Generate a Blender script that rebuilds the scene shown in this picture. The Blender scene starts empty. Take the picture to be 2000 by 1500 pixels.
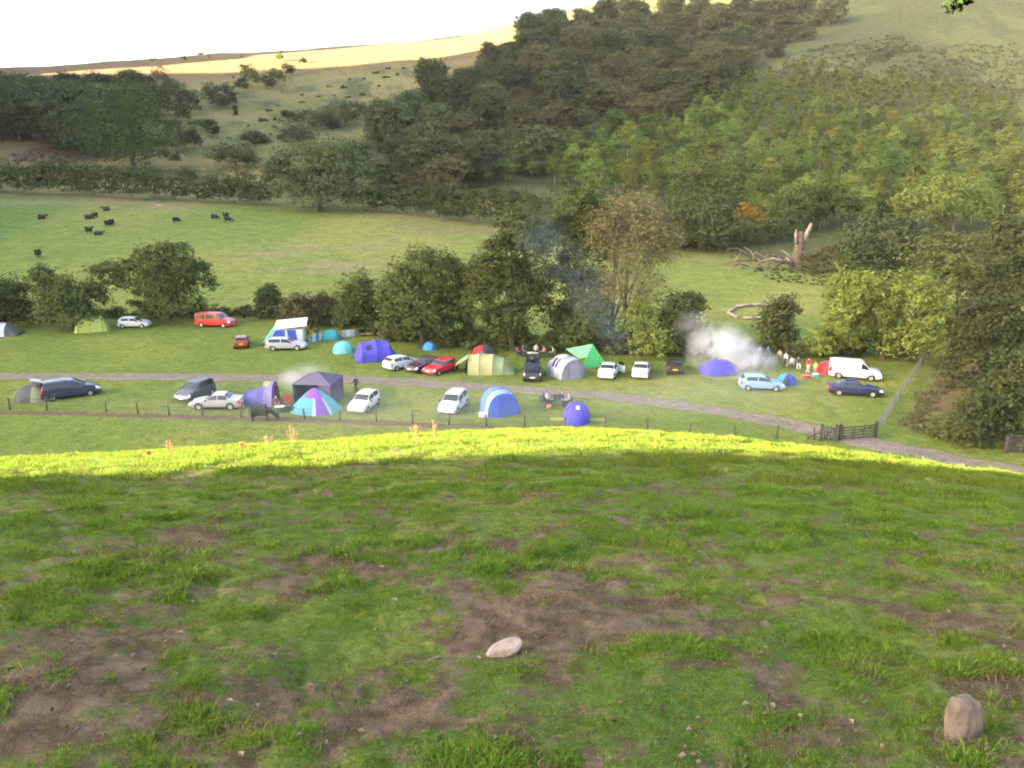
import bpy, math, random
import numpy as np
from mathutils import Vector, Matrix, Euler

R = math.radians
PI = math.pi
rs = np.random.RandomState(11)
random.seed(5)
sc = bpy.context.scene
COL = sc.collection

# ------------------------------------------------------------------ camera, sky, sun, exposure
F, PITCH, HC = 1511.0, R(15.8), 21.0           # focal length in photo pixels (2000 wide), tilt, height over the valley floor
cam_d = bpy.data.cameras.new('camera'); cam = bpy.data.objects.new('camera', cam_d); COL.objects.link(cam)
cam.location = (0, 0, HC); cam.rotation_euler = (PI/2 - PITCH, 0, 0)
cam_d.sensor_width = 36.0; cam_d.lens = 36.0*F/2000.0
cam_d.clip_start = 0.05; cam_d.clip_end = 6000
sc.camera = cam

SUN_EL = R(13)
SUNH = np.array([-0.96, -0.28]); SUNH = SUNH/np.linalg.norm(SUNH)   # horizontal direction towards the sun
wd = bpy.data.worlds.new('World'); sc.world = wd; wd.use_nodes = True
nt = wd.node_tree; bg = nt.nodes['Background']
sky = nt.nodes.new('ShaderNodeTexSky'); sky.sky_type = 'NISHITA'; sky.sun_disc = False
sky.sun_elevation = SUN_EL; sky.sun_rotation = math.atan2(SUNH[0], SUNH[1]) % (2*PI)
sky.air_density = 0.8; sky.dust_density = 6.0; sky.ozone_density = 0.3; sky.altitude = 150
nt.links.new(sky.outputs[0], bg.inputs[0]); bg.inputs[1].default_value = 0.06
sl = bpy.data.lights.new('sun', 'SUN'); so = bpy.data.objects.new('sun', sl); COL.objects.link(so)
sl.energy = 5.0; sl.angle = R(0.6); sl.color = (1.0, 0.84, 0.56)
ts = Vector((SUNH[0]*math.cos(SUN_EL), SUNH[1]*math.cos(SUN_EL), math.sin(SUN_EL)))
so.rotation_euler = ts.to_track_quat('Z', 'Y').to_euler(); so.location = (-40, -20, 60)

vs = sc.view_settings
vs.view_transform = 'Standard'; vs.look = 'None'; vs.gamma = 1.0; vs.use_curve_mapping = False
vs.exposure = 4.45
cy = sc.cycles
cy.use_denoising = True
cy.max_bounces = 8; cy.diffuse_bounces = 3; cy.glossy_bounces = 2; cy.transmission_bounces = 4
cy.volume_bounces = 1; cy.transparent_max_bounces = 6
cy.volume_step_rate = 3.0; cy.volume_max_steps = 96
cy.sample_clamp_indirect = 4.0
cy.filter_width = 1.9

# ------------------------------------------------------------------ photo pixel <-> world
cP, sP = math.cos(PITCH), math.sin(PITCH)
def ray(px, py):
    a = (np.asarray(px, float)-1000)/F; b = (750-np.asarray(py, float))/F
    return a, cP+b*sP, -sP+b*cP
def at_Y(px, py, Y):
    a, y, z = ray(px, py); k = Y/y
    return Vector((float(a*k), float(Y), float(HC+z*k)))
def proj(x, y, z):
    dz = z-HC
    dep = np.maximum(y*cP-dz*sP, 1e-3); up = y*sP+dz*cP
    return 1000+F*x/dep, 750-F*up/dep

# ------------------------------------------------------------------ value noise
_perm = np.random.RandomState(3).permutation(4096)
_rv = np.random.RandomState(4).rand(4096)
def vnoise(x, y):
    xi = np.floor(x).astype(np.int64); yi = np.floor(y).astype(np.int64)
    fx = x-xi; fy = y-yi; fx = fx*fx*(3-2*fx); fy = fy*fy*(3-2*fy)
    def h(i, j): return _rv[_perm[(_perm[i & 4095]+j) & 4095]]
    return (h(xi, yi)*(1-fx)+h(xi+1, yi)*fx)*(1-fy)+(h(xi, yi+1)*(1-fx)+h(xi+1, yi+1)*fx)*fy
def fbm(x, y, o=4):
    s = 0; a = .5; n = 0
    for k in range(o):
        s = s+a*vnoise(x*2**k+17.3*k, y*2**k+5.1*k); n += a; a *= .5
    return s/n
def sstep(a, b, x):
    t = np.clip((x-a)/(b-a), 0, 1); return t*t*(3-2*t)

# ------------------------------------------------------------------ terrain height
H0 = 1.6
crest = [(-250, 930, 20), (0, 904, 20), (300, 887, 22), (600, 868, 23), (900, 848, 24), (1100, 841, 24), (1300, 850, 23.5), (1500, 868, 22.5), (1700, 893, 21), (1850, 915, 20), (2000, 935, 19), (2250, 970, 18)]
ph, aa, bb = [], [], []
for px, py, r0 in crest:
    x, y, z = ray(px, py); hr = math.hypot(x, y); m = -z/hr
    ph.append(math.atan2(x, y)); bb.append(H0/r0**2); aa.append(m-2*H0/r0)
ph = [-PI, -1.75]+ph+[1.75, PI]; aa = [-.22, -.02]+aa+[.16, -.22]; bb = [0, .0006]+bb+[.002, 0]
def hill(x, y):
    p = np.arctan2(x, y); r = np.hypot(x, y)
    rr = np.minimum(r, 300)
    return np.maximum(HC-H0-np.interp(p, ph, aa)*rr-np.interp(p, ph, bb)*rr*rr, -60)

far_cols = {
 -1000: [(240, 385), (320, 325), (420, 255), (560, 190), (900, 160), (1600, 180)],
 0:    [(235, 379), (300, 332), (350, 262), (420, 215), (520, 146), (640, 135), (1000, 170), (1600, 220)],
 300:  [(230, 392), (300, 338), (370, 265), (450, 200), (600, 122), (720, 114), (1000, 150), (1600, 220)],
 600:  [(222, 405), (290, 345), (370, 275), (470, 200), (640, 102), (760, 94), (1000, 130), (1600, 220)],
 930:  [(205, 440), (255, 380), (330, 300), (430, 215), (660, 82), (780, 74), (1000, 100), (1600, 220)],
 1200: [(175, 490), (220, 430), (300, 345), (380, 255), (480, 140), (600, 40), (720, -20), (1000, 20), (1600, 200)],
 1500: [(140, 558), (168, 512), (198, 445), (250, 365), (320, 262), (390, 165), (440, 96), (500, 90), (560, 62), (650, 10), (760, -30), (1600, 150)],
 1800: [(130, 582), (175, 500), (225, 405), (300, 290), (380, 170), (460, 50), (540, -60), (620, -110), (800, -80), (1600, 100)],
 2000: [(120, 600), (165, 510), (220, 410), (300, 290), (390, 150), (490, 10), (560, -70), (640, -120), (800, -90), (1600, 100)],
 3000: [(110, 615), (150, 520), (220, 400), (300, 270), (390, 120), (490, -30), (560, -110), (640, -160), (800, -120), (1600, 100)]}
_Y = np.exp(np.linspace(math.log(95), math.log(1600), 260))
_ck = sorted(far_cols); _ct = np.array([(c-1000)/F/1.034 for c in _ck])
_prof = []
for c in _ck:
    ys = [60, 100, 108]; zs = [0, 0, 0]
    for Y, py in far_cols[c]:
        _, yy, zz = ray(1000, py); ys.append(Y); zs.append(HC+Y*zz/yy)
    _prof.append(np.interp(_Y, ys, zs))
_prof = np.array(_prof)
_T = np.linspace(-1.5, 1.5, 161)
_G = np.array([[np.interp(t, _ct, _prof[:, j]) for j in range(len(_Y))] for t in _T])
def _blur(g, ax, n):
    for _ in range(n):
        a = np.roll(g, 1, ax); b = np.roll(g, -1, ax)
        if ax == 0: a[0] = g[0]; b[-1] = g[-1]
        else: a[:, 0] = g[:, 0]; b[:, -1] = g[:, -1]
        g = .25*a+.5*g+.25*b
    return g
_G = _blur(_blur(_G, 0, 26), 1, 7)
def zfar(x, y):
    yc = np.clip(y, 95.01, 1599); t = np.clip(x/yc, -1.49, 1.49)
    fi = (t+1.5)/3.0*160; i = np.minimum(fi.astype(int), 159); fi = fi-i
    fj = np.log(yc/95)/math.log(1600/95)*259; j = np.minimum(fj.astype(int), 258); fj = fj-j
    z = (_G[i, j]*(1-fj)+_G[i, j+1]*fj)*(1-fi)+(_G[i+1, j]*(1-fj)+_G[i+1, j+1]*fj)*fi
    return z
# fence line on the right of the camping field: from the gate away to the tall post
def p0(px, py):
    a, y, z = ray(px, py); k = -HC/z
    return np.array([float(a*k), float(y*k)])
FA, FB = p0(1712, 852), p0(1806, 706)
_fd = (FB-FA)/np.linalg.norm(FB-FA); _fn = np.array([_fd[1], -_fd[0]])
def bank(x, y):
    d = (x-FA[0])*_fn[0]+(y-FA[1])*_fn[1]; s = (x-FA[0])*_fd[0]+(y-FA[1])*_fd[1]
    return sstep(1.0, 7.0, s)*np.clip(d-1.0, 0, 90)*.20*sstep(.8, 5, d)
S0 = 320.0
def shade_ridge(x, y):  # unseen added ridge, notched to shade the valley but light brow and skyline
    s = SUNH[0]*x+SUNH[1]*y; q = SUNH[1]*x-SUNH[0]*y
    Hq = np.interp(q, [-400, -50, 8, 21, 32, 60, 90, 120, 150, 180, 210, 240, 270, 300, 330, 360, 400, 560, 574, 584, 593, 640, 652, 692, 700, 720, 900],
                   [20, 15, 15, 18, 95, 108, 118, 130, 150, 165, 185, 210, 230, 270, 305, 340, 380, 430, 400, 108, 111, 142, 166, 180, 250, 270, 200])
    return Hq*sstep(S0-120, S0, s)*sstep(10, 70, -(x+.70*y))
def Z(x, y):
    x = np.asarray(x, float); y = np.asarray(y, float)
    fl = zfar(x, y)*sstep(95, 112, y)+bank(x, y); fl = fl+np.maximum(shade_ridge(x, y)-np.maximum(fl, 0), 0)
    hl = hill(x, y); d = hl-fl
    return .5*(hl+fl+np.sqrt(d*d+1.2))-.5*np.sqrt(1.2)*np.exp(-np.abs(d)/3)*0
def z1(x, y): return float(Z(np.array([x]), np.array([y]))[0])
_kk = np.exp(np.linspace(math.log(1.0), math.log(1500), 900))
def ground(px, py, beyond=0.0):
    """first terrain hit of the photo pixels; beyond: ignore hits closer than that"""
    px = np.atleast_1d(np.asarray(px, float)); py = np.atleast_1d(np.asarray(py, float))
    a, b, c = ray(px, py)
    out = np.full((len(px), 3), np.nan)
    prev = np.full(len(px), False); kp = np.full(len(px), 1.0); done = np.zeros(len(px), bool)
    for k in _kk:
        if k < beyond: continue
        x, y, z = a*k, b*k, HC+c*k
        below = (z < Z(x, y)) & ~done
        if below.any():
            idx = np.where(below)[0]; lo = kp[idx]; hi = np.full(len(idx), k)
            for _ in range(18):
                mid = .5*(lo+hi); bl = HC+c[idx]*mid < Z(a[idx]*mid, b[idx]*mid)
                hi = np.where(bl, mid, hi); lo = np.where(bl, lo, mid)
            out[idx, 0] = a[idx]*hi; out[idx, 1] = b[idx]*hi; out[idx, 2] = HC+c[idx]*hi
            done[idx] = True
        kp = np.where(done, kp, k)
        if done.all(): break
    return out
def G(px, py, beyond=0.0):
    g = ground(px, py, beyond)[0]
    return Vector(g)

# ------------------------------------------------------------------ materials
MATS = {}
def mat(name, col, rough=.7, metal=0.0, noise=0, nscale=8, spec=None, bump=0.0, coat=0, trans=0.0, emit=None):
    if name in MATS: return MATS[name]
    m = bpy.data.materials.new(name); m.use_nodes = True; t = m.node_tree; p = t.nodes['Principled BSDF']
    p.inputs['Base Color'].default_value = (*col, 1); p.inputs['Roughness'].default_value = rough; p.inputs['Metallic'].default_value = metal
    if spec is not None: p.inputs['Specular IOR Level'].default_value = spec
    if coat: p.inputs['Coat Weight'].default_value = coat; p.inputs['Coat Roughness'].default_value = .06
    if noise or bump:
        tc = t.nodes.new('ShaderNodeTexCoord'); n = t.nodes.new('ShaderNodeTexNoise'); n.inputs['Scale'].default_value = nscale; n.inputs['Detail'].default_value = 5
        t.links.new(tc.outputs['Object'], n.inputs['Vector'])
        if noise:
            r = t.nodes.new('ShaderNodeMapRange'); r.inputs['From Min'].default_value = .25; r.inputs['From Max'].default_value = .75
            r.inputs['To Min'].default_value = 1-noise; r.inputs['To Max'].default_value = 1+noise
            t.links.new(n.outputs['Fac'], r.inputs['Value'])
            mx = t.nodes.new('ShaderNodeVectorMath'); mx.operation = 'SCALE'; mx.inputs[0].default_value = col
            t.links.new(r.outputs[0], mx.inputs['Scale']); t.links.new(mx.outputs[0], p.inputs['Base Color'])
        if bump:
            b = t.nodes.new('ShaderNodeBump'); b.inputs['Strength'].default_value = bump; b.inputs['Distance'].default_value = .05
            t.links.new(n.outputs['Fac'], b.inputs['Height']); t.links.new(b.outputs[0], p.inputs['Normal'])
    if trans:
        tr = t.nodes.new('ShaderNodeBsdfTranslucent'); tr.inputs[0].default_value = (*col, 1); ms = t.nodes.new('ShaderNodeMixShader'); ms.inputs[0].default_value = trans
        t.links.new(p.outputs[0], ms.inputs[1]); t.links.new(tr.outputs[0], ms.inputs[2]); t.links.new(ms.outputs[0], t.nodes['Material Output'].inputs['Surface'])
    MATS[name] = m; return m
def paint(name, col): return mat('paint_'+name, col, .32, 0.0, noise=.05, nscale=3, coat=.5)
def fabric(name, col): return mat('fabric_'+name, col, .75, noise=.12, nscale=2.5, bump=.25, trans=.25)
def leafmat(name, dark, light, rnd=.25, trans=.28):
    if name in MATS: return MATS[name]
    m = bpy.data.materials.new(name); m.use_nodes = True; t = m.node_tree; t.nodes.remove(t.nodes['Principled BSDF'])
    at = t.nodes.new('ShaderNodeAttribute'); at.attribute_name = 'leafvar'
    mx = t.nodes.new('ShaderNodeMix'); mx.data_type = 'RGBA'; mx.inputs['A'].default_value = (*dark, 1); mx.inputs['B'].default_value = (*light, 1)
    t.links.new(at.outputs['Fac'], mx.inputs['Factor'])
    oi = t.nodes.new('ShaderNodeObjectInfo'); mr = t.nodes.new('ShaderNodeMapRange'); mr.inputs['To Min'].default_value = 1-rnd; mr.inputs['To Max'].default_value = 1+rnd
    t.links.new(oi.outputs['Random'], mr.inputs['Value'])
    hs = t.nodes.new('ShaderNodeHueSaturation'); mh = t.nodes.new('ShaderNodeMapRange'); mh.inputs['To Min'].default_value = .5-.014*rnd/.25; mh.inputs['To Max'].default_value = .5+.010*rnd/.25
    wn = t.nodes.new('ShaderNodeTexWhiteNoise'); wn.noise_dimensions = '1D'; t.links.new(oi.outputs['Random'], wn.inputs['W']); t.links.new(wn.outputs['Value'], mh.inputs['Value'])
    t.links.new(mh.outputs[0], hs.inputs['Hue']); t.links.new(mr.outputs[0], hs.inputs['Value']); t.links.new(mx.outputs['Result'], hs.inputs['Color'])
    d = t.nodes.new('ShaderNodeBsdfDiffuse'); tr = t.nodes.new('ShaderNodeBsdfTranslucent'); ms = t.nodes.new('ShaderNodeMixShader'); ms.inputs[0].default_value = trans
    t.links.new(hs.outputs[0], d.inputs[0]); t.links.new(hs.outputs[0], tr.inputs[0])
    t.links.new(d.outputs[0], ms.inputs[1]); t.links.new(tr.outputs[0], ms.inputs[2]); t.links.new(ms.outputs[0], t.nodes['Material Output'].inputs['Surface'])
    MATS[name] = m; return m

# ------------------------------------------------------------------ mesh helpers
def mk(name, V, Fc, mats=(), smooth=False, midx=None, fattr=None):
    """V (n,3); Fc list of index tuples or a 2-D array"""
    me = bpy.data.meshes.new(name)
    V = np.asarray(V, np.float32)
    if isinstance(Fc, np.ndarray):
        nf, k = Fc.shape; loops = Fc.ravel(); starts = np.arange(nf)*k; tot = np.full(nf, k)
    else:
        tot = np.array([len(f) for f in Fc]); nf = len(Fc); loops = np.fromiter((i for f in Fc for i in f), int); starts = np.concatenate(([0], np.cumsum(tot)[:-1]))
    me.vertices.add(len(V)); me.vertices.foreach_set('co', V.ravel())
    me.loops.add(len(loops)); me.loops.foreach_set('vertex_index', loops.astype(np.int32))
    me.polygons.add(nf); me.polygons.foreach_set('loop_start', starts.astype(np.int32)); me.polygons.foreach_set('loop_total', tot.astype(np.int32))
    if midx is not None: me.polygons.foreach_set('material_index', np.asarray(midx, np.int32))
    me.polygons.foreach_set('use_smooth', np.full(nf, bool(smooth)))
    if fattr is not None:
        a = me.attributes.new('leafvar', 'FLOAT', 'FACE'); a.data.foreach_set('value', np.asarray(fattr, np.float32))
    me.update(calc_edges=True); me.validate()
    for m in (mats if isinstance(mats, (list, tuple)) else [mats]): me.materials.append(m)
    return me
class MB:
    def __init__(s): s.V = []; s.F = []
    def add(s, V, Fc):
        o = len(s.V); s.V += [tuple(v) for v in V]; s.F += [tuple(i+o for i in f) for f in Fc]; return s
    def box(s, c, d, M=None, bev=0.0):
        x, y, z = d[0]/2, d[1]/2, d[2]/2
        P = [Vector((sx*x, sy*y, sz*z)) for sz in (-1, 1) for sx, sy in ((-1, -1), (1, -1), (1, 1), (-1, 1))]
        if M is not None: P = [M @ p for p in P]
        c = Vector(c); return s.add([p+c for p in P], [(3, 2, 1, 0), (4, 5, 6, 7), (0, 1, 5, 4), (1, 2, 6, 5), (2, 3, 7, 6), (3, 0, 4, 7)])
    def tube(s, pts, r, n=6, cap=True):
        pts = [Vector(p) for p in pts]; rr = r if isinstance(r, (list, tuple)) else [r]*len(pts)
        V = []; Fc = []; ref = None
        for i, p in enumerate(pts):
            d = (pts[min(i+1, len(pts)-1)]-pts[max(i-1, 0)])
            d = d.normalized() if d.length > 1e-9 else Vector((0, 0, 1))
            if ref is None: ref = Vector((1, 0, 0)) if abs(d.x) < .8 else Vector((0, 1, 0))
            u = (ref-d*ref.dot(d)).normalized(); ref = u; w = d.cross(u)
            for k in range(n): V.append(p+(u*math.cos(2*PI*k/n)+w*math.sin(2*PI*k/n))*rr[i])
        for i in range(len(pts)-1):
            for k in range(n): Fc.append((i*n+k, i*n+(k+1) % n, (i+1)*n+(k+1) % n, (i+1)*n+k))
        if cap: Fc.append(tuple(range(n))[::-1]); Fc.append(tuple((len(pts)-1)*n+k for k in range(n)))
        return s.add(V, Fc)
    def lathe(s, prof, n=16, axis='Z', c=(0, 0, 0)):
        V = []; Fc = []
        for r, h in prof:
            for k in range(n):
                a = 2*PI*k/n; p = (r*math.cos(a), r*math.sin(a), h)
                if axis == 'Y': p = (p[0], h, p[1])
                if axis == 'X': p = (h, p[0], p[1])
                V.append(Vector(p)+Vector(c))
        for i in range(len(prof)-1):
            for k in range(n): Fc.append((i*n+k, i*n+(k+1) % n, (i+1)*n+(k+1) % n, (i+1)*n+k))
        return s.add(V, Fc)
    def grid(s, P):
        o = len(P); w = len(P[0]); return s.add([p for row in P for p in row], [(i*w+j, i*w+j+1, (i+1)*w+j+1, (i+1)*w+j) for i in range(o-1) for j in range(w-1)])
    def mesh(s, name, m, smooth=False): return mk(name, np.array(s.V), s.F, m, smooth)
def obj(name, me, parent=None, loc=None, rot=None, scale=None):
    o = bpy.data.objects.new(name, me); COL.objects.link(o)
    if parent is not None: o.parent = parent
    if loc is not None: o.location = loc
    if rot is not None: o.rotation_euler = rot
    if scale is not None: o.scale = scale if hasattr(scale, '__len__') else (scale,)*3
    return o
def thing(name, label, cat, loc=(0, 0, 0), rz=0.0, group=None, scale=None):
    o = obj(name, None, None, loc, (0, 0, rz), scale); o.empty_display_size = .2
    o['label'] = label; o['category'] = cat
    if group: o['group'] = group
    return o
def tag(o, label, cat=None, group=None, kind=None):
    o['label'] = label
    if cat: o['category'] = cat
    if group: o['group'] = group
    if kind: o['kind'] = kind
    return o
def copy_tree(o, parent=None):
    c = o.copy(); COL.objects.link(c)
    if parent is not None: c.parent = parent
    for ch in list(o.children): copy_tree(ch, c)
    return c

# ------------------------------------------------------------------ the ground
def px_ground(px, py):
    g = ground([px], [py])[0]; return g
patches = []   # brown patches on the near slope: photo pixel centre, pixel radii, strength
for px, py, rx, ry, s in [(150, 1420, 330, 120, 1), (520, 1340, 260, 60, .9), (760, 1420, 260, 90, .8), (1000, 1180, 220, 70, 1), (1180, 1220, 190, 80, 1), (950, 1270, 160, 60, .9), (390, 1030, 90, 30, .8), (700, 1085, 110, 28, .8), (170, 1190, 80, 24, .7),
     (230, 1230, 130, 26, .8), (1390, 1085, 60, 22, .8), (1330, 1190, 110, 26, .6), (1520, 1180, 90, 24, .5), (1870, 1200, 80, 60, .6), (1960, 1060, 60, 40, .6), (1070, 1420, 110, 110, .6), (1500, 1370, 130, 40, .5), (1880, 1330, 60, 40, .5), (60, 1280, 130, 40, .7), (560, 1110, 110, 20, .55),
     (660, 1260, 130, 70, -1.2), (730, 1180, 110, 45, -1.1), (320, 1350, 70, 35, -1), (130, 1290, 70, 26, -.6), (1230, 1330, 60, 40, -.9), (1010, 1335, 90, 45, -.5), (1620, 1260, 180, 60, -.7), (1330, 1380, 130, 60, -.5), (840, 1205, 60, 40, -.7), (110, 1200, 90, 24, -.6), (450, 1185, 120, 30, -.6), (1700, 1400, 200, 70, -.5)]:
    c = px_ground(px, py); e = px_ground(px+rx, py); t = px_ground(px, py-ry); b2 = px_ground(px, min(py+ry, 1600))
    patches.append((c[0], .5*(t[1]+b2[1]), abs(e[0]-c[0]), max(abs(t[1]-b2[1])/2, .1), s))
def dirt(x, y):
    base = .02+.0*x; r = np.hypot(x, y)
    base = base+.36*sstep(10, 2.6, r)
    for cx, cy_, rx, ry, s in patches:
        base = base+.62*s*np.exp(-(((x-cx)/rx)**2+((y-cy_)/ry)**2)*1.0)
    n = fbm(x*1.5+40, y*1.1+7, 4)-.5
    n2 = fbm(x*6, y*6+3, 3)-.5
    n3 = fbm(x*17+1, y*17, 2)-.5
    return sstep(.12, .88, base*.85+n*1.5+n2*2.0+n3*1.3)*sstep(19, 10, r)
def micro(x, y):
    r = np.hypot(x, y)
    return ((fbm(x*1.3, y*1.3, 3)-.5)*.13+(fbm(x*4+9, y*4, 3)-.5)*.11)*(1-.55*dirt(x, y))*sstep(70, 40, r)+(fbm(x*.02, y*.02, 3)-.5)*3*sstep(140, 260, y)

fa = np.arange(-42, 42.01, .22); ang = np.concatenate((np.arange(-178, -77, 3.0), np.arange(-76, -42.1, .5), fa, np.arange(45, 180.1, 3.0))); ang = np.radians(ang)
rad = [.3]
while rad[-1] < 1650: rad.append(rad[-1]+max(.05, rad[-1]*.018))
rad = np.array(rad)
NA, NR = len(ang), len(rad)
AA, RR = np.meshgrid(ang, rad)                       # rows = radius
X = RR*np.sin(AA); Yg = RR*np.cos(AA)
ZB = Z(X, Yg); ZZ = ZB+micro(X, Yg)
PX, PY = proj(X, Yg, ZZ)
HL = hill(X, Yg)
BPOLY = [(930, 372), (1000, 345), (1120, 300), (1215, 245), (1330, 200), (1420, 165), (1560, 150), (1700, 165), (1860, 190), (2040, 250), (2040, 470), (1880, 455), (1700, 452), (1530, 450), (1420, 420), (1250, 400), (1090, 385), (1050, 360)]
OPOLY = [(740, 352), (700, 312), (740, 245), (830, 188), (905, 140), (975, 96), (1060, 45), (1180, 22), (1330, 12), (1480, 8), (1640, 20), (1600, 50), (1520, 100), (1440, 160), (1330, 205), (1215, 262), (1100, 300), (1000, 345), (920, 372), (860, 372), (790, 360)]
def inside_g(px, py, poly):
    x = px.ravel(); y = py.ravel(); P = np.array(poly, float); c = np.zeros(len(x), bool); j = len(P)-1
    for i in range(len(P)):
        (xi, yi), (xj, yj) = P[i], P[j]; c ^= ((yi > y) != (yj > y)) & (x < (xj-xi)*(y-yi)/(yj-yi+1e-9)+xi); j = i
    g = c.reshape(px.shape).astype(float)
    return _blur(_blur(g, 0, 2), 1, 3)
# ground colour: what grows there, plus a sunlit tint along the skyline
def lerp(a, b, t): return a*(1-t[..., None])+b*t[..., None]
C = np.zeros(X.shape+(3,)); C[:] = (.128, .170, .034)
n1 = fbm(X*.12, Yg*.12, 4); n2 = fbm(X*.5+3, Yg*.5, 3)
C = lerp(C, np.array((.165, .190, .040)), sstep(.42, .66, n1))
C = lerp(C, np.array((.095, .140, .026)), sstep(.55, .75, n2)*.6)
past = sstep(100, 116, Yg)
n3 = fbm(X*.03+8, Yg*.02, 4); n4 = fbm(X*.011, Yg*.05+4, 4)
pc = lerp(np.zeros_like(C)+np.array((.215, .220, .056)), np.array((.165, .200, .044)), sstep(.4, .6, n3))
pc = lerp(pc, np.array((.20, .17, .075)), sstep(.56, .70, n4)*.65)
wedge = sstep(-25, 25, (470-PY)-(PX-0)*.45)*(PX < 400)
pc = lerp(pc, np.array((.100, .165, .036)), wedge*.9)
for qx, qy, rx, ry in [(540, 495, 60, 7), (600, 482, 40, 5), (680, 522, 70, 9), (640, 515, 40, 6), (720, 480, 50, 6), (120, 395, 200, 6), (330, 402, 70, 7)]:
    pc = lerp(pc, np.array((.26, .20, .11)), np.exp(-((PX-qx)/rx)**2-((PY-qy)/ry)**2)*.7)
C = lerp(C, pc, past)
hedgeY = np.interp(PX, [-400, 0, 520, 930, 1200, 1500, 1800, 2000], [232, 232, 222, 205, 178, 160, 140, 130])
up = sstep(0, 12, Yg-hedgeY)
n5 = fbm(X*.02+1, Yg*.02, 5); n6 = fbm(X*.09, Yg*.06, 4)
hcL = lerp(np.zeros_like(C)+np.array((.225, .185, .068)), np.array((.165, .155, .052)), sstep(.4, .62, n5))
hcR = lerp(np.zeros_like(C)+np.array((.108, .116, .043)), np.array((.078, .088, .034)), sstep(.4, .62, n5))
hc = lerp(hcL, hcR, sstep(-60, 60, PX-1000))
hc = lerp(hc, np.array((.060, .075, .032)), sstep(.55, .72, n6)*.75)
hc = lerp(hc, np.array((.150, .098, .048)), sstep(64, 22, PY-np.interp(PX, [0, 450, 930], [146, 112, 74]))*(PX < 1000)*.9)  # tan skyline grass with the sunlit rim's orange put into its colour
hc = lerp(hc, np.array((.24, .175, .10)), np.exp(-((PX-60)/90)**2-((PY-262)/28)**2)*.8)
hc = lerp(hc, np.array((.20, .13, .10)), np.exp(-((PX-110)/75)**2-((PY-302)/24)**2)*.9)
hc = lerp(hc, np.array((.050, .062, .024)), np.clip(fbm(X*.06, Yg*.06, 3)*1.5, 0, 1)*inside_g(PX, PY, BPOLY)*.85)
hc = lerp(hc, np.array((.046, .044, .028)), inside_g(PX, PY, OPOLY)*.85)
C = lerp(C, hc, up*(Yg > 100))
dd = (X-FA[0])*_fn[0]+(Yg-FA[1])*_fn[1]; sd = (X-FA[0])*_fd[0]+(Yg-FA[1])*_fd[1]
bk = sstep(.5, 2, dd)*sstep(2, 5, sd)*sstep(12, 6, dd)*(sd < 60)
C = lerp(C, np.array((.10, .066, .044)), bk*.85*sstep(.3, .5, fbm(X*.5, Yg*.5, 3)))
near = (HL > ZB-.8) & (RR < 75)
dm = dirt(X, Yg)
ng = lerp(np.zeros_like(C)+np.array((.072, .108, .022)), np.array((.120, .148, .032)), sstep(.4, .65, fbm(X*.8, Yg*.8, 4)))
ng = lerp(ng, lerp(np.zeros_like(C)+np.array((.072, .051, .033)), np.array((.142, .105, .072)), sstep(.35, .65, fbm(X*9, Yg*9, 3))), dm)
C[near] = ng[near]
def ground_material(name, s1, s2, bump, wav):
    m = bpy.data.materials.new(name); m.use_nodes = True; t = m.node_tree; p = t.nodes['Principled BSDF']; p.inputs['Roughness'].default_value = .95; p.inputs['Specular IOR Level'].default_value = .1
    at = t.nodes.new('ShaderNodeAttribute'); at.attribute_name = 'cover'
    ge = t.nodes.new('ShaderNodeNewGeometry')
    a = t.nodes.new('ShaderNodeTexNoise'); a.inputs['Scale'].default_value = s1; a.inputs['Detail'].default_value = 8; a.inputs['Roughness'].default_value = .65
    b = t.nodes.new('ShaderNodeTexNoise'); b.inputs['Scale'].default_value = s2; b.inputs['Detail'].default_value = 6
    t.links.new(ge.outputs['Position'], a.inputs['Vector']); t.links.new(ge.outputs['Position'], b.inputs['Vector'])
    mu = t.nodes.new('ShaderNodeMath'); mu.operation = 'ADD'; t.links.new(a.outputs['Fac'], mu.inputs[0]); t.links.new(b.outputs['Fac'], mu.inputs[1])
    r = t.nodes.new('ShaderNodeMapRange'); r.inputs['From Min'].default_value = .7; r.inputs['From Max'].default_value = 1.3; r.inputs['To Min'].default_value = 1-wav; r.inputs['To Max'].default_value = 1+wav
    t.links.new(mu.outputs[0], r.inputs['Value'])
    v = t.nodes.new('ShaderNodeVectorMath'); v.operation = 'SCALE'; t.links.new(at.outputs['Color'], v.inputs[0]); t.links.new(r.outputs[0], v.inputs['Scale']); t.links.new(v.outputs[0], p.inputs['Base Color'])
    bu = t.nodes.new('ShaderNodeBump'); bu.inputs['Strength'].default_value = bump; bu.inputs['Distance'].default_value = .6/s1*1.0; t.links.new(a.outputs['Fac'], bu.inputs['Height']); t.links.new(bu.outputs[0], p.inputs['Normal'])
    return m
def sub_ground(name, label, mask, m):
    q = np.argwhere(mask)
    i, j = q[:, 0], q[:, 1]; j2 = (j+1) % NA
    Fc = np.stack((i*NA+j, (i+1)*NA+j, (i+1)*NA+j2, i*NA+j2), 1)
    Fc = Fc[:, ::-1]
    u, inv = np.unique(Fc, return_inverse=True); Fc = inv.reshape(Fc.shape)
    V = np.stack((X.ravel()[u], Yg.ravel()[u], ZZ.ravel()[u]), 1)
    me = mk(name, V, Fc, m, True)
    ca = me.attributes.new('cover', 'FLOAT_COLOR', 'POINT'); ca.data.foreach_set('color', np.concatenate((C.reshape(-1, 3)[u], np.ones((len(u), 1))), 1).astype(np.float32).ravel())
    o = obj(name, me); o['kind'] = 'structure'; o['label'] = label; return o
fm = near[:-1] & True
yc = Yg[:-1]
field = (~fm) & (yc < 106) & (RR[:-1] < 190)
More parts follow.
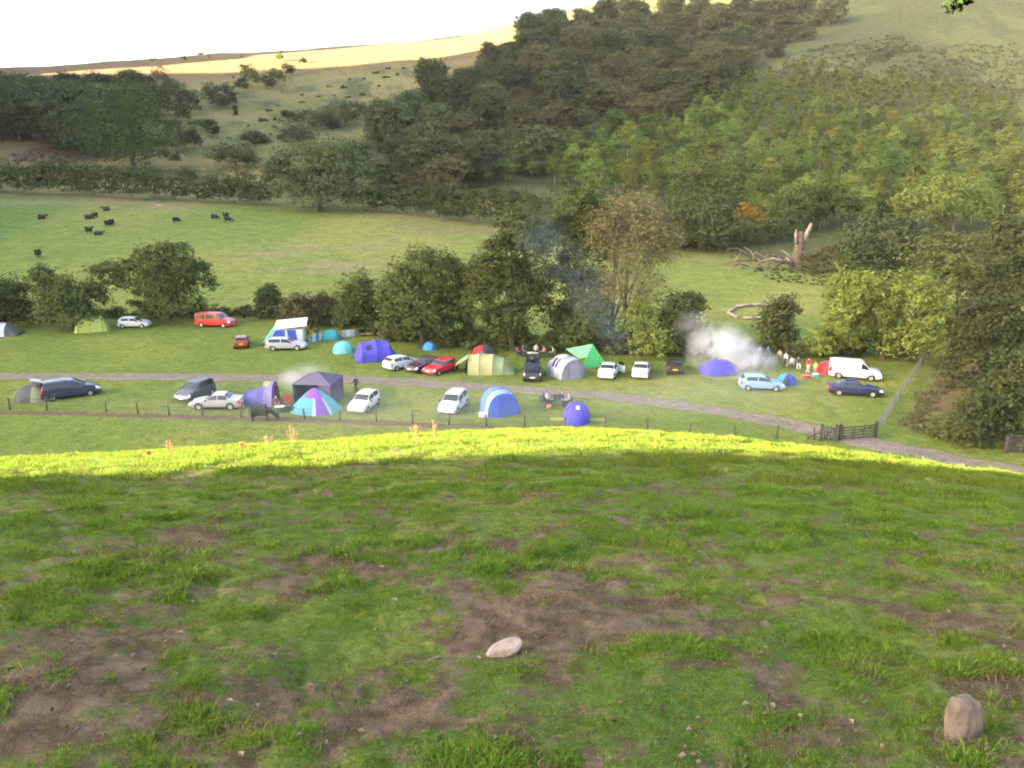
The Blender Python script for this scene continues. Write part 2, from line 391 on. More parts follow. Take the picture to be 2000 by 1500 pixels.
sub_ground('grassy_slope', 'near grassy slope with worn brown patches', fm, ground_material('slope_soil', 14, 70, .8, .35))
sub_ground('camping_field', 'flat green camping field on the valley floor', field, ground_material('field_grass', .9, 4.0, .9, .38))
sub_ground('hills', 'pasture and rough hillsides around the valley, with an unseen added ridge shading it', ~(fm | field), ground_material('hill_grass', .35, 1.6, .8, .36))
# close the pole under the camera
# ------------------------------------------------------------------ tracks
def strip(name, label, pix, w, m, lift, wob=.3, pts=None, mid=.16):
    P = [p0(*q) for q in pix] if pts is None else [np.array(q) for q in pts]
    D = []
    for i in range(len(P)-1):
        n = max(2, int(np.linalg.norm(P[i+1]-P[i])/.6))
        for k in range(n): D.append(P[i]*(1-k/n)+P[i+1]*k/n)
    D.append(P[-1]); D = np.array(D)
    for _ in range(12): D[1:-1] = .25*D[:-2]+.5*D[1:-1]+.25*D[2:]
    T = np.gradient(D, axis=0); T /= np.linalg.norm(T, axis=1)[:, None]; N = np.stack((-T[:, 1], T[:, 0]), 1)
    us = [-1, -.8, -.55, -.3, 0, .3, .55, .8, 1]; rows = []; cv = []
    for k, (c, n) in enumerate(zip(D, N)):
        wl = w*(1+wob*(vnoise(np.array([k*.35]), np.array([1.5]))[0]-.5)*2); wr = w*(1+wob*(vnoise(np.array([k*.35]), np.array([9.5]))[0]-.5)*2)
        row = []
        for u in us:
            q = c+n*(u*(wl if u < 0 else wr)); row.append((q[0], q[1], 0))
            g_ = {1: 1.0, .8: .22, .55: .0, .3: .02, 0: mid}[abs(u)]; g_ = np.clip(g_+(fbm(q[0]*.9, q[1]*.9, 3)-.5)*1.5*(g_ > 0), 0, 1) if abs(u) < 1 else 1.0
            br = .8+.45*fbm(q[0]*1.3+5, q[1]*1.3, 3); cv.append(np.array(m)*br*(1-g_)+np.array((.115, .150, .032))*g_)
        rows.append(row)
    A = np.array(rows); A[..., 2] = Z(A[..., 0], A[..., 1])+micro(A[..., 0], A[..., 1])+lift
    A[:, (0, -1), 2] -= lift*.8
    b = MB(); b.grid([[tuple(p) for p in r] for r in A]); me = b.mesh(name, tmat, True)
    ca = me.attributes.new('cover', 'FLOAT_COLOR', 'POINT'); ca.data.foreach_set('color', np.concatenate((np.array(cv), np.ones((len(cv), 1))), 1).astype(np.float32).ravel())
    o = obj(name, me); tag(o, label, kind='structure'); return o
tmat = ground_material('track_gravel', 1.6, 7.0, .9, .35)
gravel = (.190, .158, .138); earth = (.12, .085, .062)
strip('track', 'grey gravel track crossing the camping field to the gate', [(-260, 734), (0, 736), (300, 736), (700, 742), (1000, 760), (1200, 777), (1320, 791), (1500, 820), (1620, 848), (1700, 867), (1800, 888), (1900, 907), (2000, 925), (2150, 955)], 1.5, gravel, .04)
strip('path', 'brown trodden path along the lower wire fence', [(-200, 802), (0, 806), (250, 812), (500, 819), (700, 826), (880, 834), (1000, 839), (1150, 846)], .62, earth, .035, mid=0)

# ------------------------------------------------------------------ trees
def unit(n, r): 
    v = r.normal(size=(n, 3)); return v/np.linalg.norm(v, axis=1)[:, None]
def leaf_cloud(lobes, n, size, seed, clump=.16, per=26, aspect=.62, low=.0, fill=.45):
    """leaf sized diamonds gathered in clumps over the lobes; returns V, F, var"""
    r = np.random.RandomState(seed); L = np.array(lobes, float)
    area = (L[:, 3]*L[:, 4]+L[:, 4]*L[:, 5]+L[:, 3]*L[:, 5]); pr = area/area.sum()
    nc = max(6, n//per)
    li = r.choice(len(L), nc, p=pr); d = unit(nc, r); d[:, 2] = np.where(d[:, 2] < -.55, -d[:, 2], d[:, 2])
    rad = (fill+(1-fill)*r.rand(nc)**.5)*(1+.16*r.normal(size=nc))
    cc = L[li, :3]+d*L[li, 3:]*rad[:, None]
    cs = clump*(L[li, 3]+L[li, 4]+L[li, 5])/3*(.6+.8*r.rand(nc)); cv = r.rand(nc)
    ci = r.randint(0, nc, n)
    p = cc[ci]+r.normal(size=(n, 3))*cs[ci][:, None]*np.array((1, 1, .6))
    if low is not None: p[:, 2] = np.maximum(p[:, 2], low+.05*r.rand(n))
    nrm = d[ci]*.7+unit(n, r)*.75+np.array((0, 0, .45)); nrm /= np.linalg.norm(nrm, axis=1)[:, None]
    t = np.cross(nrm, unit(n, r)); t /= np.linalg.norm(t, axis=1)[:, None]; b = np.cross(nrm, t)
    s = size*(.6+.8*r.rand(n))[:, None]
    V = np.stack((p-t*s, p-b*s*aspect+nrm*s*.12, p+t*s, p+b*s*aspect+nrm*s*.12), 1).reshape(-1, 3)
    Fc = np.arange(4*n).reshape(-1, 4)
    var = np.clip(.55*cv[ci]+.45*r.rand(n), 0, 1)
    return V, Fc, var
def crown_mesh(name, lobes, n, size, seed, m, **k):
    V, Fc, v = leaf_cloud(lobes, n, size, seed, **k); return mk(name, V, Fc, m, False, None, v)
bark = mat('bark_brown', (.085, .065, .05), .95, noise=.4, nscale=3, bump=.6)
bark_pale = mat('bark_pale', (.24, .22, .19), .9, noise=.4, nscale=4, bump=.4)
bark_ash = mat('bark_grey', (.13, .11, .09), .95, noise=.35, nscale=3, bump=.5)
def trunk_mesh(name, h, r0, ends, m, seed=0, fork=.35, n=7, twigs=0):
    r = np.random.RandomState(seed); b = MB()
    lean = (r.rand(2)-.5)*.06*h
    top = Vector((lean[0], lean[1], h))
    pts = [Vector((0, 0, -.4)), Vector((0, 0, .1))]+[Vector((lean[0]*t+.03*h*(r.rand()-.5), lean[1]*t+.03*h*(r.rand()-.5), h*t)) for t in (.25, .5, .75)]+[top]
    b.tube(pts, [r0*1.25, r0*1.1, r0*.85, r0*.65, r0*.42, r0*.2], n)
    for e in ends:
        e = Vector(e[:3]); t = min(.92, fork+(.35*r.rand())); zz = min(h*t, max(.3*e.z, .12*h)); s = Vector((lean[0]*zz/h, lean[1]*zz/h, zz))
        mid = s.lerp(e, .5)+Vector((0, 0, .08*(e-s).length)); rb = r0*.42
        b.tube([s, s.lerp(mid, .5)+Vector((0, 0, .02*h)), mid, mid.lerp(e, .6), e], [rb, rb*.8, rb*.6, rb*.4, rb*.18], 5)
        for q in range(twigs):
            f = e+Vector(((r.rand()-.5), (r.rand()-.5), (r.rand()-.15)))*.5*(e-s).length
            b.tube([mid.lerp(e, .3+.5*r.rand()), mid.lerp(f, .6), f], [rb*.3, rb*.2, rb*.06], 4, False)
    return b.mesh(name, m, True)

birch_leaf = leafmat('leaf_birch', (.074, .116, .030), (.205, .262, .068), .38)
birch2_leaf = leafmat('leaf_birch_yellow', (.095, .120, .028), (.24, .26, .065), .3)
oak_leaf = leafmat('leaf_oak', (.050, .066, .032), (.150, .164, .072), .34)
oakr_leaf = leafmat('leaf_oak_rust', (.064, .066, .034), (.160, .148, .070), .24)
stream_leaf = leafmat('leaf_alder', (.050, .068, .026), (.138, .158, .054), .15)
hedge_leaf = leafmat('leaf_hedge', (.046, .064, .026), (.130, .150, .058), .12)
lime_leaf = leafmat('leaf_lime', (.090, .122, .030), (.255, .300, .070), .08)
ash_leaf = leafmat('leaf_ash_tan', (.10, .090, .045), (.225, .195, .100), .1)
dark_leaf = leafmat('leaf_dark', (.044, .060, .026), (.110, .130, .052), .15)
gold_leaf = leafmat('leaf_gold', (.15, .09, .025), (.34, .20, .05), .1)
bracken_leaf = leafmat('leaf_bracken', (.05, .07, .03), (.12, .12, .055), .2)

# --- woods: a few meshes per kind, one Empty > trunk, crown per tree
def proto(kind, h, lobes, n, size, leafm, barkm, r0, seed, **k):
    nl = len(lobes)
    return (trunk_mesh(kind+'_trunk', h*.86, r0, [l[:3] for l in lobes], barkm, seed, .3), crown_mesh(kind+'_crown', lobes, n, size, seed+7, leafm, **k))
def birch_proto(seed, leafm):
    r = np.random.RandomState(seed); L = []
    form = seed % 3
    for i in range(6):
        z = 2.2+i*1.2; w = ([1.5, 2.3, 2.5, 2.2, 1.5, .8], [1.2, 1.7, 1.8, 1.6, 1.2, .6], [1.0, 1.9, 2.7, 2.9, 2.2, 1.2])[form][i]*(.7+.5*r.rand())
        L.append(((r.rand()-.5)*1.5, (r.rand()-.5)*1.5, z, w, w*(.8+.4*r.rand()), 1.0+.5*r.rand()))
    return proto('birch', 9.2, L, 4200, .195, leafm, bark_pale, .11, seed, clump=.17, per=16)
def oak_proto(seed, leafm):
    r = np.random.RandomState(seed); L = [(0, 0, 5.6, 3.7, 3.7, 3.7), (.8, -.6, 2.6, 3.3, 3.3, 1.9)]
    for i in range(7):
        a = 2*PI*i/7+r.rand(); q = 2.4+1.6*r.rand(); L.append((q*math.cos(a), q*math.sin(a), 2.2+5.4*r.rand(), 1.8+1.1*r.rand(), 1.8+1.1*r.rand(), 1.6+.9*r.rand()))
    return proto('oak', 9.5, L, 10000, .255, leafm, bark, .32, seed, clump=.16, per=24)
BIRCH = [birch_proto(20+i, birch_leaf) for i in range(5)]+[birch_proto(40+i, birch2_leaf) for i in range(2)]
OAK = [oak_proto(60+i, oak_leaf) for i in range(4)]+[oak_proto(80, oakr_leaf), oak_proto(81, oakr_leaf)]
def inside(px, py, poly):
    poly = np.array(poly, float); c = np.zeros(len(px), bool); j = len(poly)-1
    for i in range(len(poly)):
        xi, yi = poly[i]; xj, yj = poly[j]
        c ^= ((yi > py) != (yj > py)) & (px < (xj-xi)*(py-yi)/(yj-yi+1e-9)+xi); j = i
    return c
def scatter(poly, dmin, seed, aspect=.5, tries=9000, mod=None):
    """stations on the terrain for trees of a wood, bases between the outlines, thinned to an even spacing"""
    r = np.random.RandomState(seed); P = np.array(poly, float); out = np.zeros((0, 2))
    px = r.uniform(P[:, 0].min(), P[:, 0].max(), tries); py = r.uniform(P[:, 1].min(), P[:, 1].max(), tries)
    k = inside(px, py, poly); px, py = px[k], py[k]
    for x, y in zip(px, py):
        d = dmin if mod is None else dmin*mod(x, y)
        if len(out) == 0 or ((((out[:, 0]-x)/d)**2+((out[:, 1]-y)/(d*aspect))**2).min() > 1): out = np.vstack((out, (x, y)))
    return out
def plant(name, protos, pos, hs, seed, label, group, h_ref):
    r = np.random.RandomState(seed); n = 0
    for g, h in zip(pos, hs):
        tm, cm = protos[r.randint(len(protos))]
        s = h/h_ref
        t = thing(name, label, 'tree', (g[0], g[1], g[2]-.1), r.rand()*6.28, group, (s*(.85+.35*r.rand()), s*(.85+.35*r.rand()), s))
        obj('trunk', tm, t); obj('crown', cm, t); n += 1
    return n
def px_h(g, dpy):
    """height in metres of dpy photo pixels at the place g"""
    dep = g[1]*cP-(g[2]-HC)*sP; return dpy*dep/F
# right hillside: young birches
bpoly = BPOLY
pts = scatter(bpoly, 27, 5, .50, 7000, lambda x, y: .62+.75*(y-150)/300)
pts = pts[~inside(pts[:, 0], pts[:, 1], [(1210, 225), (1330, 215), (1340, 262), (1235, 262)])]
pts = pts[np.argsort(pts[:, 1])]
gp = ground(pts[:, 0], pts[:, 1], 100); ok = ~np.isnan(gp[:, 0]); gp, pts = gp[ok], pts[ok]
r_ = np.random.RandomState(8)
hs = np.array([px_h(g, 1)*(34+40*np.clip((p[1]-150)/300, 0, 1))*(.75+.5*r_.rand()) for g, p in zip(gp, pts)])
hs = np.clip(hs, 4, 13)
order = np.argsort(-pts[:, 1]); ind = order[:250]; rest = order[250:]
lowb = [i for i in ind if pts[i, 1] > 330]; upb = [i for i in ind if pts[i, 1] <= 330]
plant('birch_tree', BIRCH, gp[lowb], hs[lowb], 3, 'young pale-stemmed tree in the light green wood low on the right hillside', 'young trees of the hillside wood, lower part', 9.2)
plant('birch_tree', BIRCH, gp[upb], hs[upb], 4, 'young light green tree higher up in the wood on the right hillside', 'young trees of the hillside wood, upper part', 9.2)
def joined_wood(name, label, gpos, hh, protos, leaf, seed, frac=.45):
    """the trees past the limit: real crowns joined in one mesh"""
    r = np.random.RandomState(seed); Vs, Fs, As = [], [], []; o = 0
    for g, h in zip(gpos, hh):
        n = int(1100*frac); L = [(0, 0, h*.42, h*.2, h*.2, h*.16), (0, 0, h*.62, h*.18, h*.18, h*.16), (0, 0, h*.82, h*.11, h*.11, h*.14)]
        V, Fc, a = leaf_cloud(L, n, .40, r.randint(1e6), clump=.2, per=12)
        Vs.append(V+np.array(g)); Fs.append(Fc+o); As.append(a); o += len(V)
    if not Vs: return
    me = mk(name, np.concatenate(Vs), np.concatenate(Fs), leaf, False, None, np.concatenate(As)); oo = obj(name, me); tag(oo, label, kind='stuff')
joined_wood('birch_wood', 'far mass of young trees at the top of the hillside wood', gp[rest], hs[rest], BIRCH, birch_leaf, 9)
# dark wood in the fold between the hills
opoly = OPOLY
pts = scatter(opoly, 47, 15, .55, 6000, lambda x, y: .72+.4*(y-20)/330)
gp = ground(pts[:, 0], pts[:, 1]+22, 100); ok = ~np.isnan(gp[:, 0]); gp, pts = gp[ok], pts[ok]
r_ = np.random.RandomState(18)
hs = np.clip(np.array([px_h(g, 1)*(44+32*np.clip((p[1]-20)/330, 0, 1))*(.65+.75*r_.rand()) for g, p in zip(gp, pts)]), 6, 24)
plant('oak_tree', OAK, gp, hs, 5, 'dark rounded tree of the wood in the fold between the two hillsides', 'dark trees of the wood between the hills', 9.5)
NB, NO = len(ind), len(gp)
# back left: dark plantation on the shoulder
pts = scatter([(-40, 262), (-40, 226), (120, 226), (235, 250), (240, 300), (150, 296), (80, 262)], 33, 25, .45, 3000)
gp = ground(pts[:, 0], pts[:, 1]+12, 100)
hs = np.array([px_h(g, 92*(.85+.25*rs.rand())) for g in gp])
plant('oak_tree', OAK[:4], gp, hs, 6, 'tall dark tree of the plantation below the far left skyline', 'dark trees on the far left shoulder', 9.5)
pts = scatter([(10, 175), (250, 176), (310, 196), (280, 232), (230, 226), (-40, 215), (-40, 176)], 34, 26, .45, 2500)
gp = ground(pts[:, 0], pts[:, 1]+14, 100); hs = np.array([px_h(g, 52*(.8+.3*rs.rand())) for g in gp])
plant('oak_tree', OAK[:5], gp, hs, 16, 'tree in the top row of the plantation just under the left skyline', 'top row of trees under the left skyline', 9.5)

# --- single trees traced from their lobes in the photograph, each at its own depth with real depth of its own
def lobed_tree(name, label, base, lobes, n, size, leafm, barkm=bark, r0=.28, seed=0, group=None, cat='tree', trunk=True, depth=.9, clump=.17, per=24, beyond=0, twigs=0, trunks=None, fill=.45):
    if size < .26: size *= .78; n = int(n*1.5)
    g = G(base[0], base[1], beyond); dep = g.y
    t = thing(name, label, cat, (g.x, g.y, g.z), 0, group)
    L = []; r = np.random.RandomState(seed+1)
    for (qx, qy, rx, ry) in lobes:
        c = at_Y(qx, qy, dep)-g; wx = rx*px_h(g, 1); wy = ry*px_h(g, 1)
        L.append((c.x, c.y+(r.rand()-.5)*wx*1.1, c.z, wx, wx*depth, wy))
    low = 0.0
    V, Fc, a = leaf_cloud(L, n, size, seed, clump=clump, per=per, low=low, fill=fill)
    if trunk:
        top = max(l[2] for l in L); tx = [(0, 0)] if trunks is None else [((at_Y(q, base[1], dep)-g).x, 0.3*i) for i, q in enumerate(trunks)]
        for i, (ox, oy) in enumerate(tx):
            k = i % len(tx); ends = [(l[0]-ox, l[1]-oy, l[2]) for j, l in enumerate(L) if j % len(tx) == k]
            obj('trunk', trunk_mesh(name+'_trunk', top*.9, r0, ends, barkm, seed+i, .22, twigs=twigs), t, (ox, oy, 0))
    obj('crown' if cat == 'tree' else 'foliage', mk(name+'_crown', V, Fc, leafm, False, None, a), t)
    return t
LT = lobed_tree
sg = 'trees along the stream'
LT('alder_bush', 'dark bush at the left photo edge beside the stream', (12, 640), [(10, 585, 48, 40), (40, 615, 28, 28), (-20, 600, 40, 40)], 5200, .24, dark_leaf, seed=101, cat='bush', trunk=True, r0=.12, group=sg)
LT('alder_tree', 'spreading tree of three separate clumps behind the lime green tent', (142, 640), [(90, 552, 30, 33), (128, 580, 48, 40), (150, 612, 60, 22), (205, 545, 36, 34), (178, 580, 34, 28), (75, 540, 18, 18)], 9000, .23, stream_leaf, seed=102, group=sg, clump=.15)
LT('alder_tree', 'round leafy tree alone behind the red van', (332, 628), [(345, 510, 46, 36), (292, 512, 40, 30), (382, 545, 30, 34), (318, 552, 58, 34), (350, 590, 56, 30), (290, 592, 34, 26)], 11000, .23, stream_leaf, seed=103, group=sg, clump=.15)
LT('hawthorn_bush', 'small dark bush between the round tree and the trailer tent', (527, 622), [(527, 588, 25, 30)], 2200, .22, dark_leaf, seed=104, cat='bush', group=sg, r0=.1)
LT('hawthorn_bush', 'low wide brown-green bush behind the trailer tent', (606, 636), [(590, 605, 34, 30), (630, 607, 28, 30)], 3800, .22, oakr_leaf, seed=105, cat='bush', group=sg, r0=.1)
LT('hawthorn_bush', 'tall olive bush left of the dark stream trees', (705, 648), [(705, 590, 42, 52), (690, 615, 34, 34), (728, 620, 26, 36)], 5200, .22, stream_leaf, seed=106, cat='bush', group=sg, r0=.12)
LT('alder_tree', 'dark dense leafy tree behind the parked red hatchback', (825, 672), [(840, 525, 62, 38), (790, 560, 46, 44), (880, 560, 44, 50), (820, 600, 72, 60), (880, 620, 40, 45), (775, 620, 34, 40)], 15000, .22, stream_leaf, seed=107, group=sg, clump=.14)
LT('alder_tree', 'tallest green stream tree rising above the cream tunnel tent', (1000, 684), [(1014, 440, 42, 34), (1030, 470, 46, 44), (1045, 505, 42, 52), (975, 500, 40, 44), (950, 540, 44, 44), (1000, 560, 62, 52), (935, 600, 40, 44), (1040, 590, 46, 54), (985, 630, 50, 40)], 17000, .21, stream_leaf, seed=108, group=sg, clump=.14)
LT('alder_tree', 'green leafy tree beside the bare brown ash, behind the smoke', (1120, 676), [(1135, 410, 52, 42), (1100, 455, 40, 44), (1150, 480, 50, 46), (1105, 545, 36, 50), (1150, 570, 46, 50), (1120, 625, 52, 38)], 12500, .21, stream_leaf, seed=109, group=sg, clump=.15)
LT('ash_tree', 'thin tan ash tree with sparse brown foliage and forked dark trunks', (1205, 688), [(1215, 425, 46, 44), (1270, 450, 48, 40), (1190, 480, 44, 50), (1290, 505, 36, 40), (1240, 510, 52, 56), (1265, 570, 40, 40), (1200, 560, 40, 50), (1240, 400, 50, 26), (1300, 470, 34, 36), (1180, 440, 40, 40)], 11500, .15, ash_leaf, bark_ash, .26, seed=110, group=sg, clump=.2, per=10, twigs=7, trunks=[1196, 1218], fill=.2)
LT('alder_bush', 'green undergrowth bush round the forked trunks of the ash', (1165, 690), [(1160, 625, 34, 52), (1140, 655, 36, 26)], 4200, .2, stream_leaf, seed=111, cat='bush', group=sg, r0=.08)
LT('alder_bush', 'loose light bush right of the ash trunks', (1255, 694), [(1252, 630, 40, 40), (1270, 665, 40, 24)], 3600, .2, birch_leaf, seed=112, cat='bush', group=sg, r0=.08)
LT('holly_tree', 'dark conical tree behind the black car with the open boot', (1332, 694), [(1335, 595, 36, 28), (1325, 635, 42, 40), (1345, 665, 44, 28)], 6500, .2, dark_leaf, seed=113, group=sg, r0=.14)
LT('holly_tree', 'thin dark tree in front of the log ring', (1522, 690), [(1528, 600, 30, 24), (1518, 635, 34, 34), (1525, 668, 32, 22)], 4200, .2, dark_leaf, seed=114, group=sg, r0=.12, clump=.2, fill=.25)
LT('lime_tree', 'broad bright yellow-green tree behind the white van', (1722, 700), [(1668, 568, 54, 40), (1770, 575, 58, 44), (1720, 610, 70, 50), (1640, 625, 46, 48), (1815, 630, 48, 50), (1690, 660, 60, 40), (1770, 662, 64, 40), (1610, 668, 34, 30)], 18000, .21, lime_leaf, seed=115, group=sg, clump=.13)
bg_ = 'bushes beyond the stream on the right'
LT('thorn_bush', 'big rounded dark green bush right of the fallen tree', (1735, 545), [(1735, 470, 72, 48), (1680, 500, 58, 42), (1790, 500, 54, 44), (1730, 515, 90, 34)], 9500, .3, dark_leaf, seed=116, cat='bush', group=bg_, r0=.2)
LT('thorn_bush', 'rounded bush with a yellowish top above the yellow-green tree', (1868, 600), [(1865, 500, 66, 36), (1900, 540, 58, 46), (1840, 545, 54, 44)], 8000, .28, stream_leaf, seed=117, cat='bush', group=bg_, r0=.2)
rg = 'dark trees on the right bank'; bank_leaf = leafmat('leaf_bank', (.034, .046, .020), (.088, .104, .042), .15)
LT('bank_tree', 'tall tree at the right photo edge above the bank', (1975, 640), [(1985, 470, 50, 44), (1950, 530, 46, 50), (1998, 560, 50, 60), (1930, 590, 40, 46), (2040, 500, 50, 70)], 11000, .24, bank_leaf, seed=118, group=rg)
LT('bank_tree', 'dark leafy tree low on the bank beside the grey rail fence', (1915, 745), [(1905, 640, 44, 46), (1950, 640, 52, 56), (1890, 700, 46, 46), (1940, 705, 54, 48), (2010, 680, 50, 60)], 13000, .2, bank_leaf, seed=119, group=rg)
LT('bank_tree', 'nearest dark tree at the right edge over the track', (1965, 850), [(1975, 740, 54, 60), (1920, 790, 50, 46), (1985, 800, 50, 60), (1895, 825, 42, 30), (2040, 780, 50, 90)], 15000, .17, bank_leaf, seed=120, group=rg)
LT('bramble_bush', 'low dark bramble bush at the foot of the bank trees', (1880, 862), [(1875, 835, 40, 22), (1925, 850, 40, 24), (1850, 842, 26, 14)], 6000, .12, hedge_leaf, seed=121, cat='bush', group=rg, r0=.05)
LT('bramble_bush', 'brownish scrub on the bare bank behind the rail fence', (1858, 760), [(1872, 745, 30, 22), (1892, 720, 26, 30), (1862, 735, 18, 18)], 3200, .14, oakr_leaf, seed=122, cat='bush', group=rg, r0=.05)
# middle distance
LT('oak_tree', 'very large dark round-topped tree standing in the long hedge', (625, 410), [(590, 320, 54, 42), (655, 318, 60, 46), (690, 355, 44, 40), (560, 360, 44, 40), (630, 370, 72, 40), (545, 335, 30, 30), (700, 385, 34, 24)], 15000, .38, oak_leaf, seed=130, r0=.6)
LT('oak_tree', 'lower rounded tree right of the large hedge tree', (815, 385), [(815, 360, 42, 24), (845, 372, 30, 18)], 2600, .38, oakr_leaf, seed=131, r0=.3)
LT('oak_tree', 'large brownish-green tree on the far left below the plantation', (262, 335), [(262, 215, 52, 46), (215, 255, 44, 52), (300, 260, 44, 56), (250, 290, 74, 42), (325, 300, 32, 30)], 12000, .42, stream_leaf, seed=132, r0=.6)
LT('hazel_bush', 'dark evergreen-looking bush above the fallen tree', (1365, 492), [(1360, 420, 66, 40), (1310, 440, 44, 44), (1410, 445, 46, 42), (1350, 462, 70, 30)], 8000, .32, hedge_leaf, seed=133, cat='bush')
LT('hazel_bush', 'small orange-gold autumn bush above the fallen tree', (1470, 462), [(1462, 418, 24, 18), (1440, 426, 20, 16), (1480, 428, 18, 14)], 2200, .28, gold_leaf, seed=134, cat='bush')
LT('oak_tree', 'broad dark tree at the lower edge of the birch wood', (1410, 408), [(1400, 335, 62, 36), (1460, 355, 46, 34), (1350, 360, 48, 34), (1410, 375, 80, 26)], 8000, .36, stream_leaf, seed=135, r0=.35)
LT('oak_tree', 'bushy tree group under the birch wood behind the brown ash', (1160, 470), [(1175, 425, 46, 40), (1240, 440, 46, 34), (1110, 420, 40, 36)], 6000, .32, hedge_leaf, seed=136, r0=.3)
LT('oak_tree', 'wide green tree at the wood edge above the big round bush', (1600, 450), [(1590, 395, 46, 34), (1640, 410, 44, 34), (1540, 410, 44, 34)], 6000, .32, stream_leaf, seed=137, r0=.3)
LT('oak_tree', 'tall pale tree at the wood edge behind the round bush on the right', (1860, 462), [(1830, 380, 44, 44), (1880, 395, 50, 44), (1920, 410, 40, 40), (1790, 410, 40, 36)], 8000, .32, birch_leaf, seed=138, r0=.3)
LT('thorn_bush', 'brownish scrub round the foot of the broken stump', (1590, 532), [(1604, 508, 30, 18), (1580, 524, 22, 9), (1630, 500, 26, 22)], 3000, .24, oakr_leaf, seed=141, cat='bush', r0=.1)
# scrub up the gully on the left hill
gl = [(318, 165, 24, 30), (345, 185, 26, 26), (372, 200, 20, 24), (408, 178, 16, 16), (440, 185, 20, 20), (425, 196, 24, 14), (470, 165, 14, 14), (492, 150, 15, 18), (520, 158, 17, 16), (540, 148, 16, 14), (560, 136, 14, 12), (480, 140, 10, 14), (415, 252, 12, 18), (380, 270, 14, 20), (355, 220, 14, 18), (395, 242, 22, 8), (345, 265, 22, 30), (460, 218, 5, 10), (320, 200, 20, 22), (500, 270, 26, 12), (560, 225, 12, 8), (545, 112, 7, 6), (590, 118, 7, 5), (610, 235, 50, 18), (660, 225, 40, 20), (570, 262, 36, 16), (460, 305, 46, 20), (690, 215, 30, 16)]
for i, (qx, qy, rx, ry) in enumerate(gl):
    low = qy > 210
    LT('scrub_bush', 'scrubby bush low on the grassy left hill above the hedge' if low else 'scrubby bush in the line up the gully of the left hill', (qx, qy+ry), [(qx, qy, rx, ry), (qx+rx*.5, qy+ry*.3, rx*.6, ry*.6)], 900+int(rx*ry*2.6), .38, (bracken_leaf if i % 3 else stream_leaf) if not (qy < 160 and i % 2) else lime_leaf, seed=200+i, cat='bush', group='scrub low on the left hill' if low else 'scrub in the gully of the left hill', trunk=(ry > 15), r0=.15, beyond=120)
for i, (qx, qy, w) in enumerate([(356, 113, 7), (392, 108, 7), (406, 110, 5), (300, 118, 8), (548, 101, 5), (470, 112, 4)]):
    LT('thorn_tree', 'tiny lone thorn tree standing out on the left skyline', (qx, qy+8), [(qx, qy, w, w)], 160, .5, oak_leaf, seed=240+i, group='thorn trees on the skyline', r0=.12, beyond=150)

# --- hedges: long leafy masses
def hedge(label, base, hpx, w, n, size, seed, leafm=hedge_leaf, name='hedge'):
    r = np.random.RandomState(seed); g = ground([b[0] for b in base], [b[1] for b in base], 100)
    L = []; hh = hpx if isinstance(hpx, list) else [hpx]*len(base)
    for i in range(len(g)-1):
        d = np.linalg.norm(g[i+1]-g[i]); m = max(2, int(d/2.2))
        for k in range(m):
            t = k/m; p = g[i]*(1-t)+g[i+1]*t; h = px_h(p, hh[i]*(1-t)+hh[i+1]*t)*(.82+.36*r.rand())
            zz = z1(p[0], p[1]+w*.5)
            L.append((p[0], p[1]+w*.6+(r.rand()-.5)*w*.4, zz+h*.46, w*.55, w*(.6+.3*r.rand()), h*.54))
    o = np.array(L[len(L)//2][:3]); L2 = [(l[0]-o[0], l[1]-o[1], l[2]-o[2], *l[3:]) for l in L]
    V, Fc, a = leaf_cloud(L2, n, size, seed, clump=.2, per=16, low=None, fill=.7)
    ob = obj(name, mk(name, V, Fc, leafm, False, None, a), None, tuple(o)); tag(ob, label, 'hedge', 'hedges above the pasture'); return ob
hedge('long tall clipped-looking hedge at the top of the cattle pasture', [(-120, 372), (0, 377), (150, 383), (300, 391), (420, 397), (540, 404)], [56, 56, 56, 52, 52, 56], 4.2, 26000, .34, 300)
hedge('dark hedge right of the large hedge tree behind the stream trees', [(715, 412), (800, 420), (900, 434), (1000, 444), (1090, 452)], [46, 52, 58, 66, 66], 4.0, 15000, .32, 301)
hedge('dark hedge under the birch wood right of the brown ash', [(1270, 486), (1340, 492), (1400, 494), (1500, 480), (1560, 462)], [70, 60, 50, 46, 40], 4.0, 9000, .3, 302)

# --- dark undergrowth along the stream bank
def undergrowth(name, label, line, h, w, n, size, seed, leafm):
    g = ground([l[0] for l in line], [l[1] for l in line]); L = []; r = np.random.RandomState(seed)
    for i in range(len(g)-1):
        m = max(2, int(np.linalg.norm(g[i+1]-g[i])/.9))
        for k in range(m):
            p = g[i]+(g[i+1]-g[i])*(k+r.rand()*.6)/m; hh = h*(.5+.9*r.rand())
            L.append((p[0], p[1]+w*(r.rand()), p[2]+hh*.4, .9, .9, hh*.6))
    V, Fc, a = leaf_cloud(L, n, size, seed, clump=.25, per=14, low=None, fill=.5)
    ob = obj(name, mk(name, V, Fc, leafm, False, None, a)); tag(ob, label, kind='stuff')
undergrowth('undergrowth', 'rough dark undergrowth along the stream bank behind the tents', [(-60, 632), (60, 632), (220, 622), (330, 624), (440, 618), (540, 626), (660, 644), (760, 668), (900, 684), (1080, 692), (1240, 694), (1400, 700), (1560, 698), (1700, 698), (1790, 700)], 1.25, 3.0, 34000, .16, 310, oak_leaf)
undergrowth('undergrowth', 'dark shrubs filling the gaps under the middle stream trees', [(720, 650), (820, 668), (940, 680), (1080, 686), (1180, 688), (1300, 694)], 2.6, 2.5, 16000, .18, 318, stream_leaf)
undergrowth('bank_scrub', 'scrubby growth on the bare bank beyond the rail fence', [(1800, 850), (1810, 805), (1838, 765), (1862, 730), (1880, 705)], .45, 1.6, 3000, .11, 311, oakr_leaf)
